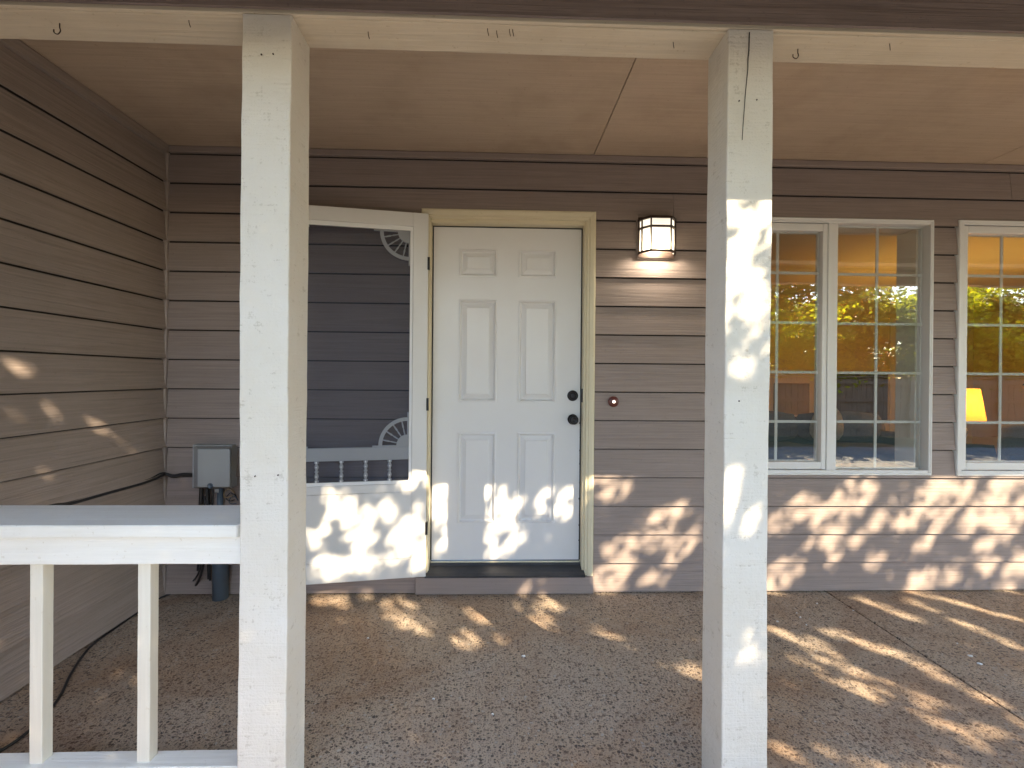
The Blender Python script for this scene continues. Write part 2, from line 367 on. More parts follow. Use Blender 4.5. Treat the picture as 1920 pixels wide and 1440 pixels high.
def siding(parent, xa, xb, rows, openings, joints, mat):
    for i in rows:
        zb = ROW0+i*PITCH; zt = min(zb+PITCH-.0075, CEILZ-.002); cuts = sorted({xa, xb, *[x for o in openings for x in o[:2] if xa < x < xb], *[x for r, x in joints if r == i]})  # board stops short: open slit imitates the shadow line under each lap
        runs = []; cur = []
        for a, b_ in zip(cuts, cuts[1:]):
            m_ = (a+b_)/2; segs = [(zb, zt)]
            for o in openings:
                if o[0] < m_ < o[1]:
                    ns = []
                    for s0, s1 in segs:
                        if o[3] <= s0 or o[2] >= s1: ns.append((s0, s1)); continue
                        if o[2] > s0+.012: ns.append((s0, o[2]))
                        if o[3] < s1-.012: ns.append((o[3], s1))
                    segs = ns
            if cur and (not segs or any(r == i and abs(x-a) < 1e-6 for r, x in joints)): runs.append(cur); cur = []
            if segs: cur.append((a, b_, segs))
        if cur: runs.append(cur)
        for run in runs:
            bm = bmesh.new(); e = .0012
            for k, (a, b_, segs) in enumerate(run):
                for s0, s1 in segs:
                    if s0 < zb+PITCH-.001: wedge(bm, a+(e if k == 0 else 0), b_-(e if k == len(run)-1 else 0), zb, s0, s1)
            if len(bm.verts): mkbm('siding_board', bm, mat, parent)
            else: bm.free()

fw = thing('house_wall', (0, 0, 0), 'taupe lap siding front wall of the house around the white door and windows', 'wall')
siding(fw, -1.962, 6.5, range(NROW), OPEN+[LINT], [(14, 3.22), (13, 1.075), (9, 4.9), (6, 5.2)], 'siding')
# framed core behind the boards with the openings left free
core = []
xs = [-2.3, -.442, .575, 1.429, 2.708, 2.885, 4.35, 6.6]
for k in range(len(xs)-1):
    a, b_ = xs[k], xs[k+1]
    if k == 1: core.append((a, b_, .0, .20, 2.30, CEILZ)); core.append((a, b_, 0, .20, -.2, .10))
    elif k in (3, 5): core.append((a, b_, 0, .20, -.2, .735)); core.append((a, b_, 0, .20, 2.312, CEILZ))
    else: core.append((a, b_, 0, .20, -.2, CEILZ))
boxes('wall_core', core, 'shadow_felt', fw)
box('frieze_trim', -1.96, 6.5, -.034, -.0045, 2.637, CEILZ-.002, 'trim_brown', fw, .004)
box('sill_board', -.481, .598, -.040, -.001, .004, .106, 'trim_brown', fw, .003)

sw = thing('side_wall', (-1.99, 0, 0), 'taupe wood grain lap siding side wall at the railing end of the porch', 'wall', rz=math.pi/2)
sw['_local'] = 1
siding(sw, -3.2, -.012, range(NROW), [], [(12, -1.9), (9, -1.5), (5, -2.2), (2, -1.75)], 'siding_side')
boxes('wall_core', [(-3.2, .2, 0, .15, -.2, CEILZ)], 'shadow_felt', sw)
box('frieze_trim', -3.2, -.036, -.040, -.0045, 2.622, CEILZ-.002, 'siding_side', sw, .004)
del sw['_local']
ct = tag(timber('corner_trim', 2, .006, 2.636, -1.9895, -1.9625, -.030, -.002, 'trim_brown_z', None, 60, .0022, .006, 4), 'narrow caulked brown corner strip where the two siding walls meet', 'trim')

# ================================================================== PORCH CEILING, BEAM, ROOF
pc = thing('porch_ceiling', (0, -.66, CEILZ), 'tan plywood porch ceiling with a straight dark panel seam', 'ceiling')
for a, b_ in ((-1.985, .5765), (.5805, 3.02), (3.024, 6.5)):
    box('ceiling_panel', a, b_, -1.50, -.002, CEILZ, CEILZ+.012, 'ceiling', pc, .001)
box('seam_backing', .57, 3.05, -1.50, -.002, CEILZ+.0125, CEILZ+.02, 'dark', pc, 0)
bev_ = thing('porch_beam', (0, -1.41, 2.395), 'long cream painted porch beam resting on the two posts with rusty cup hooks', 'beam')
BZ = 2.397
timber('underside_board', 0, -1.985, 6.5, -1.466, -1.335, BZ, BZ+.04, 'beam', bev_, 160, .0012, .004, 9)
box('lip_strip', -1.985, 6.5, -1.4795, -1.467, BZ+.003, BZ+.05, 'beam', bev_, .002)
box('inner_face', -1.985, 6.5, -1.452, -1.34, BZ+.041, CEILZ-.003, 'beam', bev_, .003)
zf = BZ+.006
for i in range(2):
    bm = bmesh.new(); wedge(bm, -1.985, 6.5, zf+i*.175, zf+i*.175, zf+i*.175+.170)
    bmesh.ops.translate(bm, verts=bm.verts, vec=(0, -1.4765, 0)); mkbm('fascia_board', bm, 'fascia', bev_)
def hook(px, py, r, kind):
    p = atZ(px, py, BZ)
    p.y = min(max(p.y, -1.45), -1.35)
    if kind == 'cup': pts = [p+Vector((0, 0, .004)), p+Vector((0, 0, -.012)), p+Vector((.2*r, 0, -.012-r)), p+Vector((-.5*r, 0, -.012-1.9*r)), p+Vector((-1.5*r, 0, -.012-1.5*r)), p+Vector((-1.6*r, 0, -.012-.6*r))]
    else: pts = [p+Vector((0, 0, .004)), p+Vector((.001, 0, -.008)), p+Vector((.004, .002, -.02))]
    tube('hook', pts, .0017 if kind == 'cup' else .0011, 'bronze', bev_, 6, 6)
for px, py, r, kd in ((112, 44, .011, 'cup'), (354, 38, .008, 'nail'), (690, 60, .006, 'nail'), (914, 54, .005, 'nail'), (931, 58, .005, 'nail'), (955, 50, .006, 'nail'), (961, 55, .005, 'nail'), (1262, 78, .006, 'nail'), (1496, 92, .010, 'cup'), (1668, 82, .007, 'nail')): hook(px, py, r, kd)

rf = thing('house_roof', (2.2, -2.05, 2.40), 'shingled house eave with a gutter overhanging the porch', 'roof')  # unseen house roof, put in to block skylight and sun above the porch
def slabq(name, y0, z0, y1, z1, t, mat, x0=-7, x1=11):
    V = [(x0, y0, z0), (x1, y0, z0), (x1, y1, z1), (x0, y1, z1), (x0, y0, z0+t), (x1, y0, z0+t), (x1, y1, z1+t), (x0, y1, z1+t)]
    return mk(name, V, [[3, 2, 1, 0], [4, 5, 6, 7], [0, 1, 5, 4], [1, 2, 6, 5], [2, 3, 7, 6], [3, 0, 4, 7]], mat, rf)
EY, EZ = -2.055, 2.327
slabq('shingle_deck', EY+.02, 2.53, 6.0, 2.53+.42*8.05, .05, 'shingle')
slabq('soffit', EY+.03, 2.47, -1.50, 2.62, .015, 'soffit')
slabq('gutter', EY, EZ, EY+.11, EZ, .14, 'soffit')
slabq('gutter_cap', EY, EZ+.141, EY+.11, EZ+.2, .02, 'soffit')

# ================================================================== POSTS
def post(x0, x1, label, seed, crack=False):
    t = thing('porch_post', ((x0+x1)/2, -1.4075, 0), label, 'post', 'timber porch posts')
    timber('shaft', 2, .0, BZ-.0005, x0, x1, -1.48, -1.335, 'post', t, 120, .0016, .0045, seed)
    if crack:
        pts = [atY(px, py, -1.4822) for px, py in ((1405.5, 60), (1404.5, 95), (1403, 108), (1402.6, 128), (1398, 175), (1394, 230), (1392, 262))]
        V = []; F = []
        for i, p in enumerate(pts):
            w = .0011*(1-i/len(pts))+.0002; V += [(p.x-w, p.y, p.z), (p.x+w, p.y, p.z), (p.x+w, p.y+.004, p.z), (p.x-w, p.y+.004, p.z)]
        for i in range(len(pts)-1):
            a, b_ = i*4, i*4+4
            for k in range(4): F.append([a+k, a+(k+1) % 4, b_+(k+1) % 4, b_+k])
        mk('drying_crack', V, F, 'dark', t)
    return t
pl = post(-.770, -.624, 'rough sawn white porch post that carries the railing', 1)
pr = post(.704, .847, 'rough sawn white porch post with a crack at its top between door and window', 2, True)
for px, py in ((490, 102), (512, 101), (478, 893), (521, 891)):
    p = atY(px, py, -1.4815); lathe('nail_head', [(.0022, -.003), (.0024, .001), (.001, .0014)], 'bronze', pl, p, 'y', 8)
for px, py in ((1386, 189), (1419, 187), (1386, 752)):
    p = atY(px, py, -1.4815); lathe('nail_head', [(.0020, -.003), (.0022, .001), (.001, .0014)], 'bronze', pr, p, 'y', 8)

# ================================================================== RAILING
rl = thing('porch_railing', (-1.38, -1.42, 0), 'white wooden porch railing with square balusters and a wide flat cap', 'railing')
capz1 = .863; capz0 = .826
# cap with a clipped corner at the post
cx1 = -.772
capV = [(-1.988, -1.462), (cx1-.012, -1.462), (cx1, -1.440), (cx1, -1.232), (-1.988, -1.232)]
n_ = 5; V = [(x, y, capz0) for x, y in capV]+[(x, y, capz1) for x, y in capV]
bm = bmesh.new(); vv = [bm.verts.new(v) for v in V]
bm.faces.new([vv[i] for i in (4, 3, 2, 1, 0)]); bm.faces.new([vv[5+i] for i in range(5)])
for i in range(5): j = (i+1) % 5; bm.faces.new([vv[i], vv[j], vv[5+j], vv[5+i]])
bmesh.ops.bevel(bm, geom=bm.edges[:], offset=.0022, segments=2, affect='EDGES'); mkbm('cap_board', bm, 'rail', rl)
timber('top_rail', 0, -1.988, -.7705, -1.443, -1.405, .737, .8255, 'rail', rl, 60, .0011, .003, 5)
timber('bottom_rail', 0, -1.988, -.7705, -1.443, -1.375, .030, .118, 'rail', rl, 60, .0011, .003, 6)
for x in (-1.427-.0, -1.427-.323, -1.104):
    timber('baluster', 2, .1175, .7375, x, x+.0385, -1.424, -1.3855, 'baluster', rl, 24, .0007, .0025, int(x*100))

# ================================================================== ENTRY DOOR
df = thing('door_frame', (.066, 0, .108), 'cream painted moulded frame round the white entry door', 'door frame')
FX0, FX1, FZ1 = -.463, .596, 2.331
SLX0, SLX1, SLZ0, SLZ1 = -.403, .5275, .174, 2.2525
def mould(name, prof, path, mat, parent):
    """prof (out, y) swept along an upside-down U path in the XZ plane with mitres"""
    V = []; F = []; k = len(prof)
    for (x, z, sx, sz) in path:
        for d, y in prof: V.append((x+sx*d, y, z+sz*d))
    for i in range(len(path)-1):
        for j in range(k): F.append([i*k+j, i*k+(j+1) % k, (i+1)*k+(j+1) % k, (i+1)*k+j])
    F += [list(range(k))[::-1], [(len(path)-1)*k+j for j in range(k)]]
    o = mk(name, V, F, mat, parent); bm = bmesh.new(); bm.from_mesh(o.data); bmesh.ops.recalc_face_normals(bm, faces=bm.faces); bm.to_mesh(o.data); bm.free(); return o
bp = [(0, .004), (0, -.018), (.004, -.022), (.016, -.0225), (.020, -.029), (.040, -.034), (.050, -.033), (.0525, -.030), (.0525, .004)]
IX0, IX1, IZ = FX0+.0525, FX1-.0525, FZ1-.0525
legL = [(IX0, .109, -1, 0), (IX0, IZ, -1, 1)]
mould('brick_mould', [(d, y) for d, y in bp], [(IX0, .109, -1, 0), (IX0, IZ, -1, 1)], 'cream', df)
mould('brick_mould', [(d, y) for d, y in bp], [(IX0, IZ, -1, 1), (IX1, IZ, 1, 1)], 'cream_x', df)
mould('brick_mould', [(d, y) for d, y in bp], [(IX1, IZ, 1, 1), (IX1, .109, 1, 0)], 'cream', df)
box('jamb', IX0-.02, SLX0-.004, -.004, .125, .109, IZ+.02, 'cream', df, .002)
box('jamb', SLX1+.004, IX1+.02, -.004, .125, .109, IZ+.02, 'cream', df, .002)
box('head_jamb', SLX0-.003, SLX1+.003, -.003, .125, SLZ1+.004, IZ+.019, 'cream_x', df, .002)
boxes('weather_strip', [(SLX0-.0035, SLX0+.004, .062, .120, SLZ0, SLZ1+.003), (SLX1-.004, SLX1+.0035, .062, .12, SLZ0, SLZ1+.003), (SLX0-.003, SLX1+.003, .0621, .12, SLZ1-.003, SLZ1+.0035)], 'rubber', df)
# threshold
tV = [(-.424, -.050, .108), (-.424, -.050, .120), (-.424, -.030, .128), (-.424, .045, .146), (-.424, .055, .160), (-.424, .13, .160), (-.424, .13, .108)]
V = tV+[(.545, y, z) for _, y, z in tV]; k = len(tV)
mk('threshold', V, [[j, (j+1) % k, k+(j+1) % k, k+j] for j in range(k)]+[list(range(k))[::-1], [k+j for j in range(k)]], 'threshold', df)
box('sweep_strip', SLX0, SLX1, .052, .060, .161, .168, 'cream_x', df, .001)
box('strike_plate', SLX1+.0005, SLX1+.0048, .012, .045, 1.165, 1.25, 'black_metal', df, .001)
for z in (.92, .78, .60, .42): pass
rngd = random.Random(3)
for k in range(9):
    z = .30+.09*k+rngd.uniform(-.02, .02); w = rngd.uniform(.003, .008)
    tube('torn_weather_strip', [(SLX1-.001, .0605, z), (SLX1-w, .0585, z+.006), (SLX1-w*.6, .0588, z+.014), (SLX1, .0605, z+.018)], .0022, 'rubber', df, 3, 5)

ed = thing('entry_door', (.062, .09, .17), 'white six panel entry door with dark knob and deadbolt', 'door')
DY = .0655
panels = [(-.238, -.003, 1.943, 2.116), (.134, .370, 1.943, 2.116), (-.241, .0, 1.161, 1.800), (.130, .369, 1.161, 1.800), (-.244, -.003, .404, .972), (.128, .369, .404, .972)]
def door_slab():
    xs_ = sorted({SLX0, SLX1, *[v for p in panels for v in p[:2]]}); zs_ = sorted({SLZ0, SLZ1, *[v for p in panels for v in p[2:]]})
    # tidy shared columns
    cols = [SLX0, -.241, -.002, .131, .369, SLX1]; rws = [SLZ0, .404, .972, 1.161, 1.800, 1.943, 2.116, SLZ1]
    V = []; F = []
    def q(a, b_, c, d): n0 = len(V); V.extend([a, b_, c, d]); F.append([n0, n0+1, n0+2, n0+3])
    for i in range(5):
        for j in range(7):
            if i in (1, 3) and j in (1, 3, 5): continue
            q((cols[i], DY, rws[j]), (cols[i+1], DY, rws[j]), (cols[i+1], DY, rws[j+1]), (cols[i], DY, rws[j+1]))
    x0, x1, z0, z1 = SLX0, SLX1, SLZ0, SLZ1; B = DY+.044
    q((x0, B, z0), (x0, DY, z0), (x0, DY, z1), (x0, B, z1)); q((x1, DY, z0), (x1, B, z0), (x1, B, z1), (x1, DY, z1))
    q((x0, DY, z1), (x1, DY, z1), (x1, B, z1), (x0, B, z1)); q((x0, B, z0), (x1, B, z0), (x1, DY, z0), (x0, DY, z0)); q((x1, B, z0), (x0, B, z0), (x0, B, z1), (x1, B, z1))
    return mk('door_leaf', V, F, 'door', ed), cols, rws
leaf, cols, rws = door_slab()
for i in (1, 3):
    for j in (1, 3, 5):
        x0, x1, z0, z1 = cols[i], cols[i+1], rws[j], rws[j+1]; rings = [(0, 0), (.003, -.004), (.010, -.005), (.014, .001), (.017, .010), (.022, .012), (.048, .003), (.050, -.001)]
        V = []; F = []
        for d, y in rings: V += [(x0+d, DY+y, z0+d), (x1-d, DY+y, z0+d), (x1-d, DY+y, z1-d), (x0+d, DY+y, z1-d)]
        for r in range(len(rings)-1):
            for k in range(4): F.append([r*4+k, r*4+(k+1) % 4, r*4+4+(k+1) % 4, r*4+4+k])
        e = (len(rings)-1)*4; F.append([e, e+1, e+2, e+3]); mk('door_panel', V, F, 'door', ed)
kp = atY(1074, 787, DY-.03); dp = atY(1074, 742, DY-.01)
lathe('knob', [(.033, .0), (.033, .005), (.029, .009), (.013, .011), (.012, .030), (.018, .034), (.0265, .042), (.0285, .052), (.026, .061), (.018, .066), (.017, .0655), (.009, .0665), (.008, .065), (.0, .065)], 'black_metal', ed, (kp.x+.004, DY-.0003, kp.z), 'y', 32)
db = lathe('deadbolt', [(.034, .0), (.034, .006), (.031, .013), (.024, .016), (.0235, .014), (.019, .0145), (.0185, .018), (.012, .0185), (.0, .0185)], 'black_metal', ed, (dp.x, DY-.0003, dp.z), 'y', 32)
boxes('keyhole', [(dp.x-.001, dp.x+.001, DY-.0195, DY-.0185, dp.z-.006, dp.z+.006)], 'dark', db)

# ================================================================== SCREEN DOOR (swung open against the wall)
SA = math.radians(9.3)
HX, HY, HZ, SW_, SH = -.420, -.036, .124, .985, 2.164
sd = thing('screen_door', (HX, HY, HZ), 'white screen door with fan corner brackets and spindles standing open against the wall', 'screen door', rz=SA)
sd['_local'] = 1
_n = Vector((math.sin(SA), -math.cos(SA), 0)); _ax = Vector((math.cos(SA), math.sin(SA), 0)); _p0 = Vector((HX, HY, HZ))+_n*.03
def onS(px, py):
    d = ray(px, py); t = (_p0-CAM).dot(_n)/d.dot(_n); q = CAM+d*t-Vector((HX, HY, HZ)); return q.dot(_ax), q.z
sxi, _ = onS(773, 700); _, zt = onS(772, 424); _, zob = onS(768, 907); _, zmr0 = onS(768, 862); _, zmr1 = onS(768, 838)
_, zpt = onS(768, 922); _, zpb = onS(768, 1047)
L = -SW_
box('hinge_stile', sxi, 0, -.030, 0, 0, SH, 'screen_door', sd, .002)
box('latch_stile', L, L-sxi, -.030, 0, 0, SH, 'screen_door', sd, .002)
box('top_rail', L-sxi+.0003, sxi-.0003, -.0295, -.0005, zt, SH-.0005, 'screen_door', sd, .002)
box('lock_rail', L-sxi+.0003, sxi-.0003, -.0295, -.0005, zpt, zob, 'screen_door', sd, .002)
box('bottom_rail', L-sxi+.0003, sxi-.0003, -.0295, -.0005, 0.0005, zpb, 'screen_door', sd, .002)
box('kick_panel', L-sxi+.0003, sxi-.0003, -.0275, -.004, zpb+.002, zpt-.002, 'screen_door', sd, .001)
i0, i1 = L-sxi+.001, sxi-.001
boxes('spline_frame', [(i1-.016, i1, -.024, -.010, zob+.001, zt-.001), (i0, i0+.016, -.024, -.010, zob+.001, zt-.001), (i0+.0161, i1-.0161, -.024, -.010, zt-.026, zt-.0012), (i0+.0161, i1-.0161, -.024, -.010, zob+.0012, zob+.020)], 'ornament', sd)
mk('insect_screen', [(i0+.01, -.0235, zob+.01), (i1-.01, -.0235, zob+.01), (i1-.01, -.0235, zt-.015), (i0+.01, -.0235, zt-.015), (i0+.01, -.0228, zob+.01), (i1-.01, -.0228, zob+.01), (i1-.01, -.0228, zt-.015), (i0+.01, -.0228, zt-.015)][:4], [[0, 1, 2, 3]], 'mesh', sd)
box('mid_rail', i0+.0163, i1-.0163, -.021, -.003, zmr0, zmr1, 'ornament', sd, .003)
sxs = [onS(px, 885)[0] for px in (592, 639, 685, 730)]; dx = (sxs[3]-sxs[0])/3
sp0, sp1 = zob+.021, zmr0-.0005; h_ = sp1-sp0
prof = [(.0125, 0), (.0125, .08), (.0055, .12), (.008, .16), (.013, .27), (.011, .36), (.0055, .45), (.0115, .48), (.0115, .53), (.0055, .57), (.013, .72), (.0085, .84), (.0055, .88), (.0125, .91), (.0125, 1.)]
for k in range(-4, 4):
    x = sxs[0]+dx*k
    if i0+.03 < x < i1-.02: lathe('spindle', [(r, z*h_) for r, z in prof], 'ornament', sd, (x, -.012, sp0), 'z', 12)
def fan(cx, cz, sx, sz, R=.150):
    """quarter wheel bracket in a corner: hub, spokes, rim, two backing strips"""
    y0, y1 = -.021, -.006; V = []; F = []
    def arc(r0, r1, a0=0, a1=90, n=14):
        n0 = len(V)
        for i in range(n+1):
            a = math.radians(a0+(a1-a0)*i/n)
            for r in (r0, r1):
                for y in (y0, y1): V.append((cx+sx*r*math.cos(a), y, cz+sz*r*math.sin(a)))
        for i in range(n):
            a = n0+i*4; b_ = a+4
            F.extend([[a, a+2, b_+2, b_], [a+1, b_+1, b_+3, a+3], [a+2, a+3, b_+3, b_+2], [a, b_, b_+1, a+1]])
        F.extend([[n0, n0+1, n0+3, n0+2], [n0+n*4, n0+n*4+2, n0+n*4+3, n0+n*4+1]])
    arc(R-.021, R); arc(.001, .062)
    o = mk('fan_bracket', V, F, 'ornament', sd); bm = bmesh.new(); bm.from_mesh(o.data); bmesh.ops.recalc_face_normals(bm, faces=bm.faces); bm.to_mesh(o.data); bm.free()
    def st(a, b_): return (min(a, b_), max(a, b_))
    boxes('bracket_strip', [(*st(cx, cx+sx*(R+.035)), -.0212, -.0055, *st(cz-sz*.010, cz+sz*.001)), (*st(cx-sx*.010, cx+sx*.001), -.0214, -.0053, *st(cz-sz*.010, cz+sz*(R+.03)))], 'ornament', o) if False else None
    for k in range(4):
        a = math.radians(13+21.5*k); u = Vector((sx*math.cos(a), 0, sz*math.sin(a))); base = Vector((cx, -.0135, cz))
        pts = [base+u*(.060+(R-.074)*t) for t in (0, .3, .45, .55, .7, 1.)]
        n0 = len(pts); rr = (.0032, .0048, .0028, .0056, .0048, .0028); tv = []; tf = []
        w = Vector((0, 1, 0)); s_ = u.cross(w)
        for p, r in zip(pts, rr):
            for j in range(8): t = math.pi*j/4; tv.append(p+w*r*math.cos(t)+s_*r*math.sin(t))
        for i in range(n0-1):
            for j in range(8): tf.append([i*8+j, i*8+(j+1) % 8, i*8+8+(j+1) % 8, i*8+8+j])
        mk('spoke', tv, tf, 'ornament', sd, True)
    a0, a1 = st(cx-sx*.009, cx-sx*.0002); c0, c1 = st(cz-sz*.009, cz-sz*.0002)
    boxes('bracket_strip', [(*st(cx-sx*.009, cx+sx*(R+.034)), -.0212, -.0055, c0, c1), (a0, a1, -.0214, -.0053, *st(cz-sz*.0002, cz+sz*(R+.03)))], 'ornament', sd)
fan(i1-.026, zt-.036, -1, -1, .165); fan(i1-.026, zmr1+.0095, -1, 1, .165)
fan(i0+.026, zt-.036, 1, -1, .165); fan(i0+.026, zmr1+.0095, 1, 1, .165)
for z in (1.83, .99, .25):
    box('hinge', -.004, .010, -.034, -.012, z, z+.075, 'black_metal', sd, .001)
del sd['_local']

# ================================================================== WINDOWS
def window(x0, x1, z0, z1, label, sash_w):
    w = thing('window', ((x0+x1)/2, .0, z0), label, 'window', 'white vinyl windows with grilles')
    fy0, fy1 = -.030, .060; t = .034
    # outer frame with a stepped face
    boxes('frame', [(x0, x0+t, fy0, fy1, z0, z1), (x1-t*.62, x1, fy0, fy1, z0, z1), (x0+t, x1-t*.62, fy0+.001, fy1, z1-.030, z1), (x0+t, x1-t*.62, fy0+.001, fy1, z0, z0+.032)], 'vinyl', w, .003)
    fl = fy0-.0035
    boxes('frame_lip', [(x0+.004, x1-.004, fl, fy0+.004, z1-.012, z1-.002), (x0+.004, x1-.004, fl, fy0+.004, z0+.002, z0+.013), (x0+.002, x0+.012, fl+.0003, fy0+.004, z0+.014, z1-.013), (x1-.012, x1-.002, fl+.0003, fy0+.004, z0+.014, z1-.013)], 'vinyl', w, .0025)
    xm0 = x0+sash_w; xm1 = xm0+.060                      # mullion
    box('mullion', xm0, xm1, -.028, .058, z0+.032, z1-.030, 'vinyl', w, .003)
    s0, s1 = x0+t+.002, xm0-.002; sb, sc_ = z0+.036, z1-.034; b = .030
    sash = boxes('sash', [(s0, s0+b, -.024, .030, sb, sc_), (s1-b, s1, -.024, .030, sb, sc_), (s0+b, s1-b, -.0235, .030, sc_-.046, sc_), (s0+b, s1-b, -.0235, .030, sb, sb+.046)], 'vinyl', w, .005)
    gx = [(s0+b, s1-b, sb+.046, sc_-.046, sash, .004), (xm1, x1-t*.62, z0+.034, z1-.032, None, .018)]
    rows_ = [1.986, 1.6745, 1.364, 1.0545]
    for a, c, g0, g1, par, gy in gx:
        p_ = par or w
        mk('pane', [(a-.006, gy, g0-.006), (c+.006, gy, g0-.006), (c+.006, gy, g1+.006), (a-.006, gy, g1+.006)], [[0, 1, 2, 3]], 'glass', p_)
        m = .0085; xc = (a+c)/2; y0, y1 = gy+.010, gy+.016
        box('muntin', xc-m, xc+m, y0, y1, g0, g1, 'muntin', p_, .001)
        for z in rows_:
            box('muntin', a, xc-m-.0002, y0, y1, z-m, z+m, 'muntin', p_, .001); box('muntin', xc+m+.0002, c, y0, y1, z-m, z+m, 'muntin', p_, .001)
        boxes('spacer', [(a-.004, a+.005, y1+.0005, y1+.02, g0, g1), (c-.005, c+.004, y1+.0005, y1+.02, g0, g1), (a+.005, c-.005, y1+.0005, y1+.02, g0-.003, g0+.005), (a+.005, c-.005, y1+.0005, y1+.02, g1-.005, g1+.003)], 'muntin', p_)
    # deep inner reveal
    boxes('reveal', [(x1-.0345, x1-.0105, .0605, .21, z0+.02, z1-.02), (x0+.0105, x0+.0345, .0605, .21, z0+.02, z1-.02), (x0+.035, x1-.035, .0605, .21, z1-.03, z1-.011), (x0+.035, x1-.035, .0605, .23, z0+.011, z0+.03)], 'room_trim', w)
    return w
window(1.421, 2.717, .726, 2.321, 'white grid window close to the cracked porch post', .626)
window(2.877, 4.358, .724, 2.325, 'white grid window with a lit table lamp glowing behind its glass', .615)

# ================================================================== WALL LANTERN
LP = Vector((.966, -.012, 2.19))
wl = thing('wall_lantern', (LP.x, -.0165, 2.09), 'lit bronze half round wall lantern with white glass panels beside the door', 'lantern')
LZ0, LZ1, LZB = 2.078, 2.276, 2.222
plan = [(-.108, -.030), (-.100, -.066), (-.060, -.114), (.060, -.114), (.100, -.066), (.108, -.030)]
def P3(i, z, k=1., dy=0): return Vector((LP.x+plan[i][0]*k, -.024+(plan[i][1]+.024)*k-.006+dy, z))
for i in range(5):
    for z0, z1, nm in ((LZ0, LZB, 'glass_panel'), (LZB, LZ1, 'upper_glass_panel')):
        a, b_ = P3(i, z0, .97), P3(i+1, z0, .97); V = [a, b_, b_+Vector((0, 0, z1-z0)), a+Vector((0, 0, z1-z0))]
        n = (b_-a).cross(Vector((0, 0, 1))).normalized()*.003; V += [v-n for v in V]
        mk(nm, V, [[0, 1, 2, 3], [7, 6, 5, 4], [0, 4, 5, 1], [1, 5, 6, 2], [2, 6, 7, 3], [3, 7, 4, 0]], 'lantern_glass', wl)
def bar(name, a, b_, w, mat, par):
    d = (b_-a).normalized(); up = Vector((0, 0, 1)) if abs(d.z) < .9 else Vector((0, 1, 0)); s = d.cross(up).normalized(); u = s.cross(d)
    V = [p+s*w*i+u*w*j for p in (a, b_) for i, j in ((-1, -1), (1, -1), (1, 1), (-1, 1))]
    return mk(name, V, [[3, 2, 1, 0], [4, 5, 6, 7], [0, 1, 5, 4], [1, 2, 6, 5], [2, 3, 7, 6], [3, 0, 4, 7]], mat, par)
for i in range(6): bar('upright_bar', P3(i, LZ0), P3(i, LZ1), .0042, 'bronze', wl)
for z, w in ((LZ0, .0058), (LZB, .0056), (LZ1, .0064)):
    for i in range(5): bar('band', P3(i, z, 1.02), P3(i+1, z, 1.02), w, 'bronze', wl)
bm = bmesh.new(); lo = [bm.verts.new(P3(i, LZ1+.005, 1.03)) for i in range(6)]; hi = [bm.verts.new(P3(i, LZ1+.028, .55, .012)) for i in range(6)]
for i in range(5): bm.faces.new([lo[i], lo[i+1], hi[i+1], hi[i]])
bm.faces.new(hi); bm.faces.new(lo[::-1]); bm.faces.new([lo[5], lo[0], hi[0], hi[5]]); mkbm('lantern_roof', bm, 'bronze', wl)
box('back_plate', LP.x-.112, LP.x+.112, -.036, -.0295, 2.052, 2.300, 'bronze', wl, .002)
box('mounting_block', LP.x-.118, LP.x+.085, -.0292, -.004, 2.046, 2.318, 'trim_brown', wl, .002)
lathe('bulb', [(.0, -.035), (.014, -.030), (.022, -.015), (.024, 0), (.018, .018), (.012, .03), (.012, .045)], 'lantern_glass', wl, (LP.x, -.082, 2.170), 'z', 16)
pt = bpy.data.lights.new('lantern_light', 'POINT'); pt.energy = 1.8; pt.color = (1, .86, .66); pt.shadow_soft_size = .03
po = bpy.data.objects.new('lantern_light', pt); COL.objects.link(po); po.parent = wl; po.location = Vector((LP.x, -.082, 2.115))-wl.location

# ================================================================== DOORBELL
bp_ = atY(1150, 753, -.02)
bl = thing('doorbell', (bp_.x, -.0135, bp_.z), 'round dark red doorbell button with a glowing centre', 'doorbell')
lathe('bell_plate', [(.033, -.012), (.033, .003), (.030, .007), (.016, .008), (.013, .0105), (.009, .0105)], 'bell', bl, (bp_.x, -.0235, bp_.z), 'y', 32)
lathe('bell_button', [(.0085, .0), (.0085, .002), (.006, .0045), (.0, .005)], 'bell_light', bl, (bp_.x, -.034, bp_.z), 'y', 20)

# ================================================================== UTILITY BOX, PIPE, CABLES
ub = thing('utility_box', (-1.6, -.02, .66), 'grey plastic utility box on the siding above the railing', 'utility box')
q0 = atY(371, 842, -.16); q1 = atY(431, 913, -.16); w0 = atY(381, 832, -.03); w1 = atY(442, 912, -.03)
bx0, bx1, bz0, bz1 = w0.x-.035, w1.x, w1.z, w0.z
box('back_box', bx0, bx1, -.075, -.010, bz0, bz1, 'box', ub, .003)
fx0, fx1 = q0.x+.0, q1.x; fz1 = q0.z; fz0 = q1.z
V = [(bx0+.001, -.066, bz0-.002), (bx1-.012, -.066, bz0-.002), (bx1-.012, -.066, bz1-.006), (bx0+.001, -.066, bz1-.006), (fx0, -.16, fz0), (fx1, -.16, fz0), (fx1, -.16, fz1), (fx0, -.16, fz1)]
bm = bmesh.new(); vv = [bm.verts.new(v) for v in V]
for f in ((0, 1, 2, 3), (7, 6, 5, 4), (0, 4, 5, 1), (1, 5, 6, 2), (2, 6, 7, 3), (3, 7, 4, 0)): bm.faces.new([vv[i] for i in f])
bmesh.ops.recalc_face_normals(bm, faces=bm.faces); bmesh.ops.bevel(bm, geom=bm.edges[:], offset=.003, segments=2, affect='EDGES'); mkbm('cover', bm, 'box', ub)
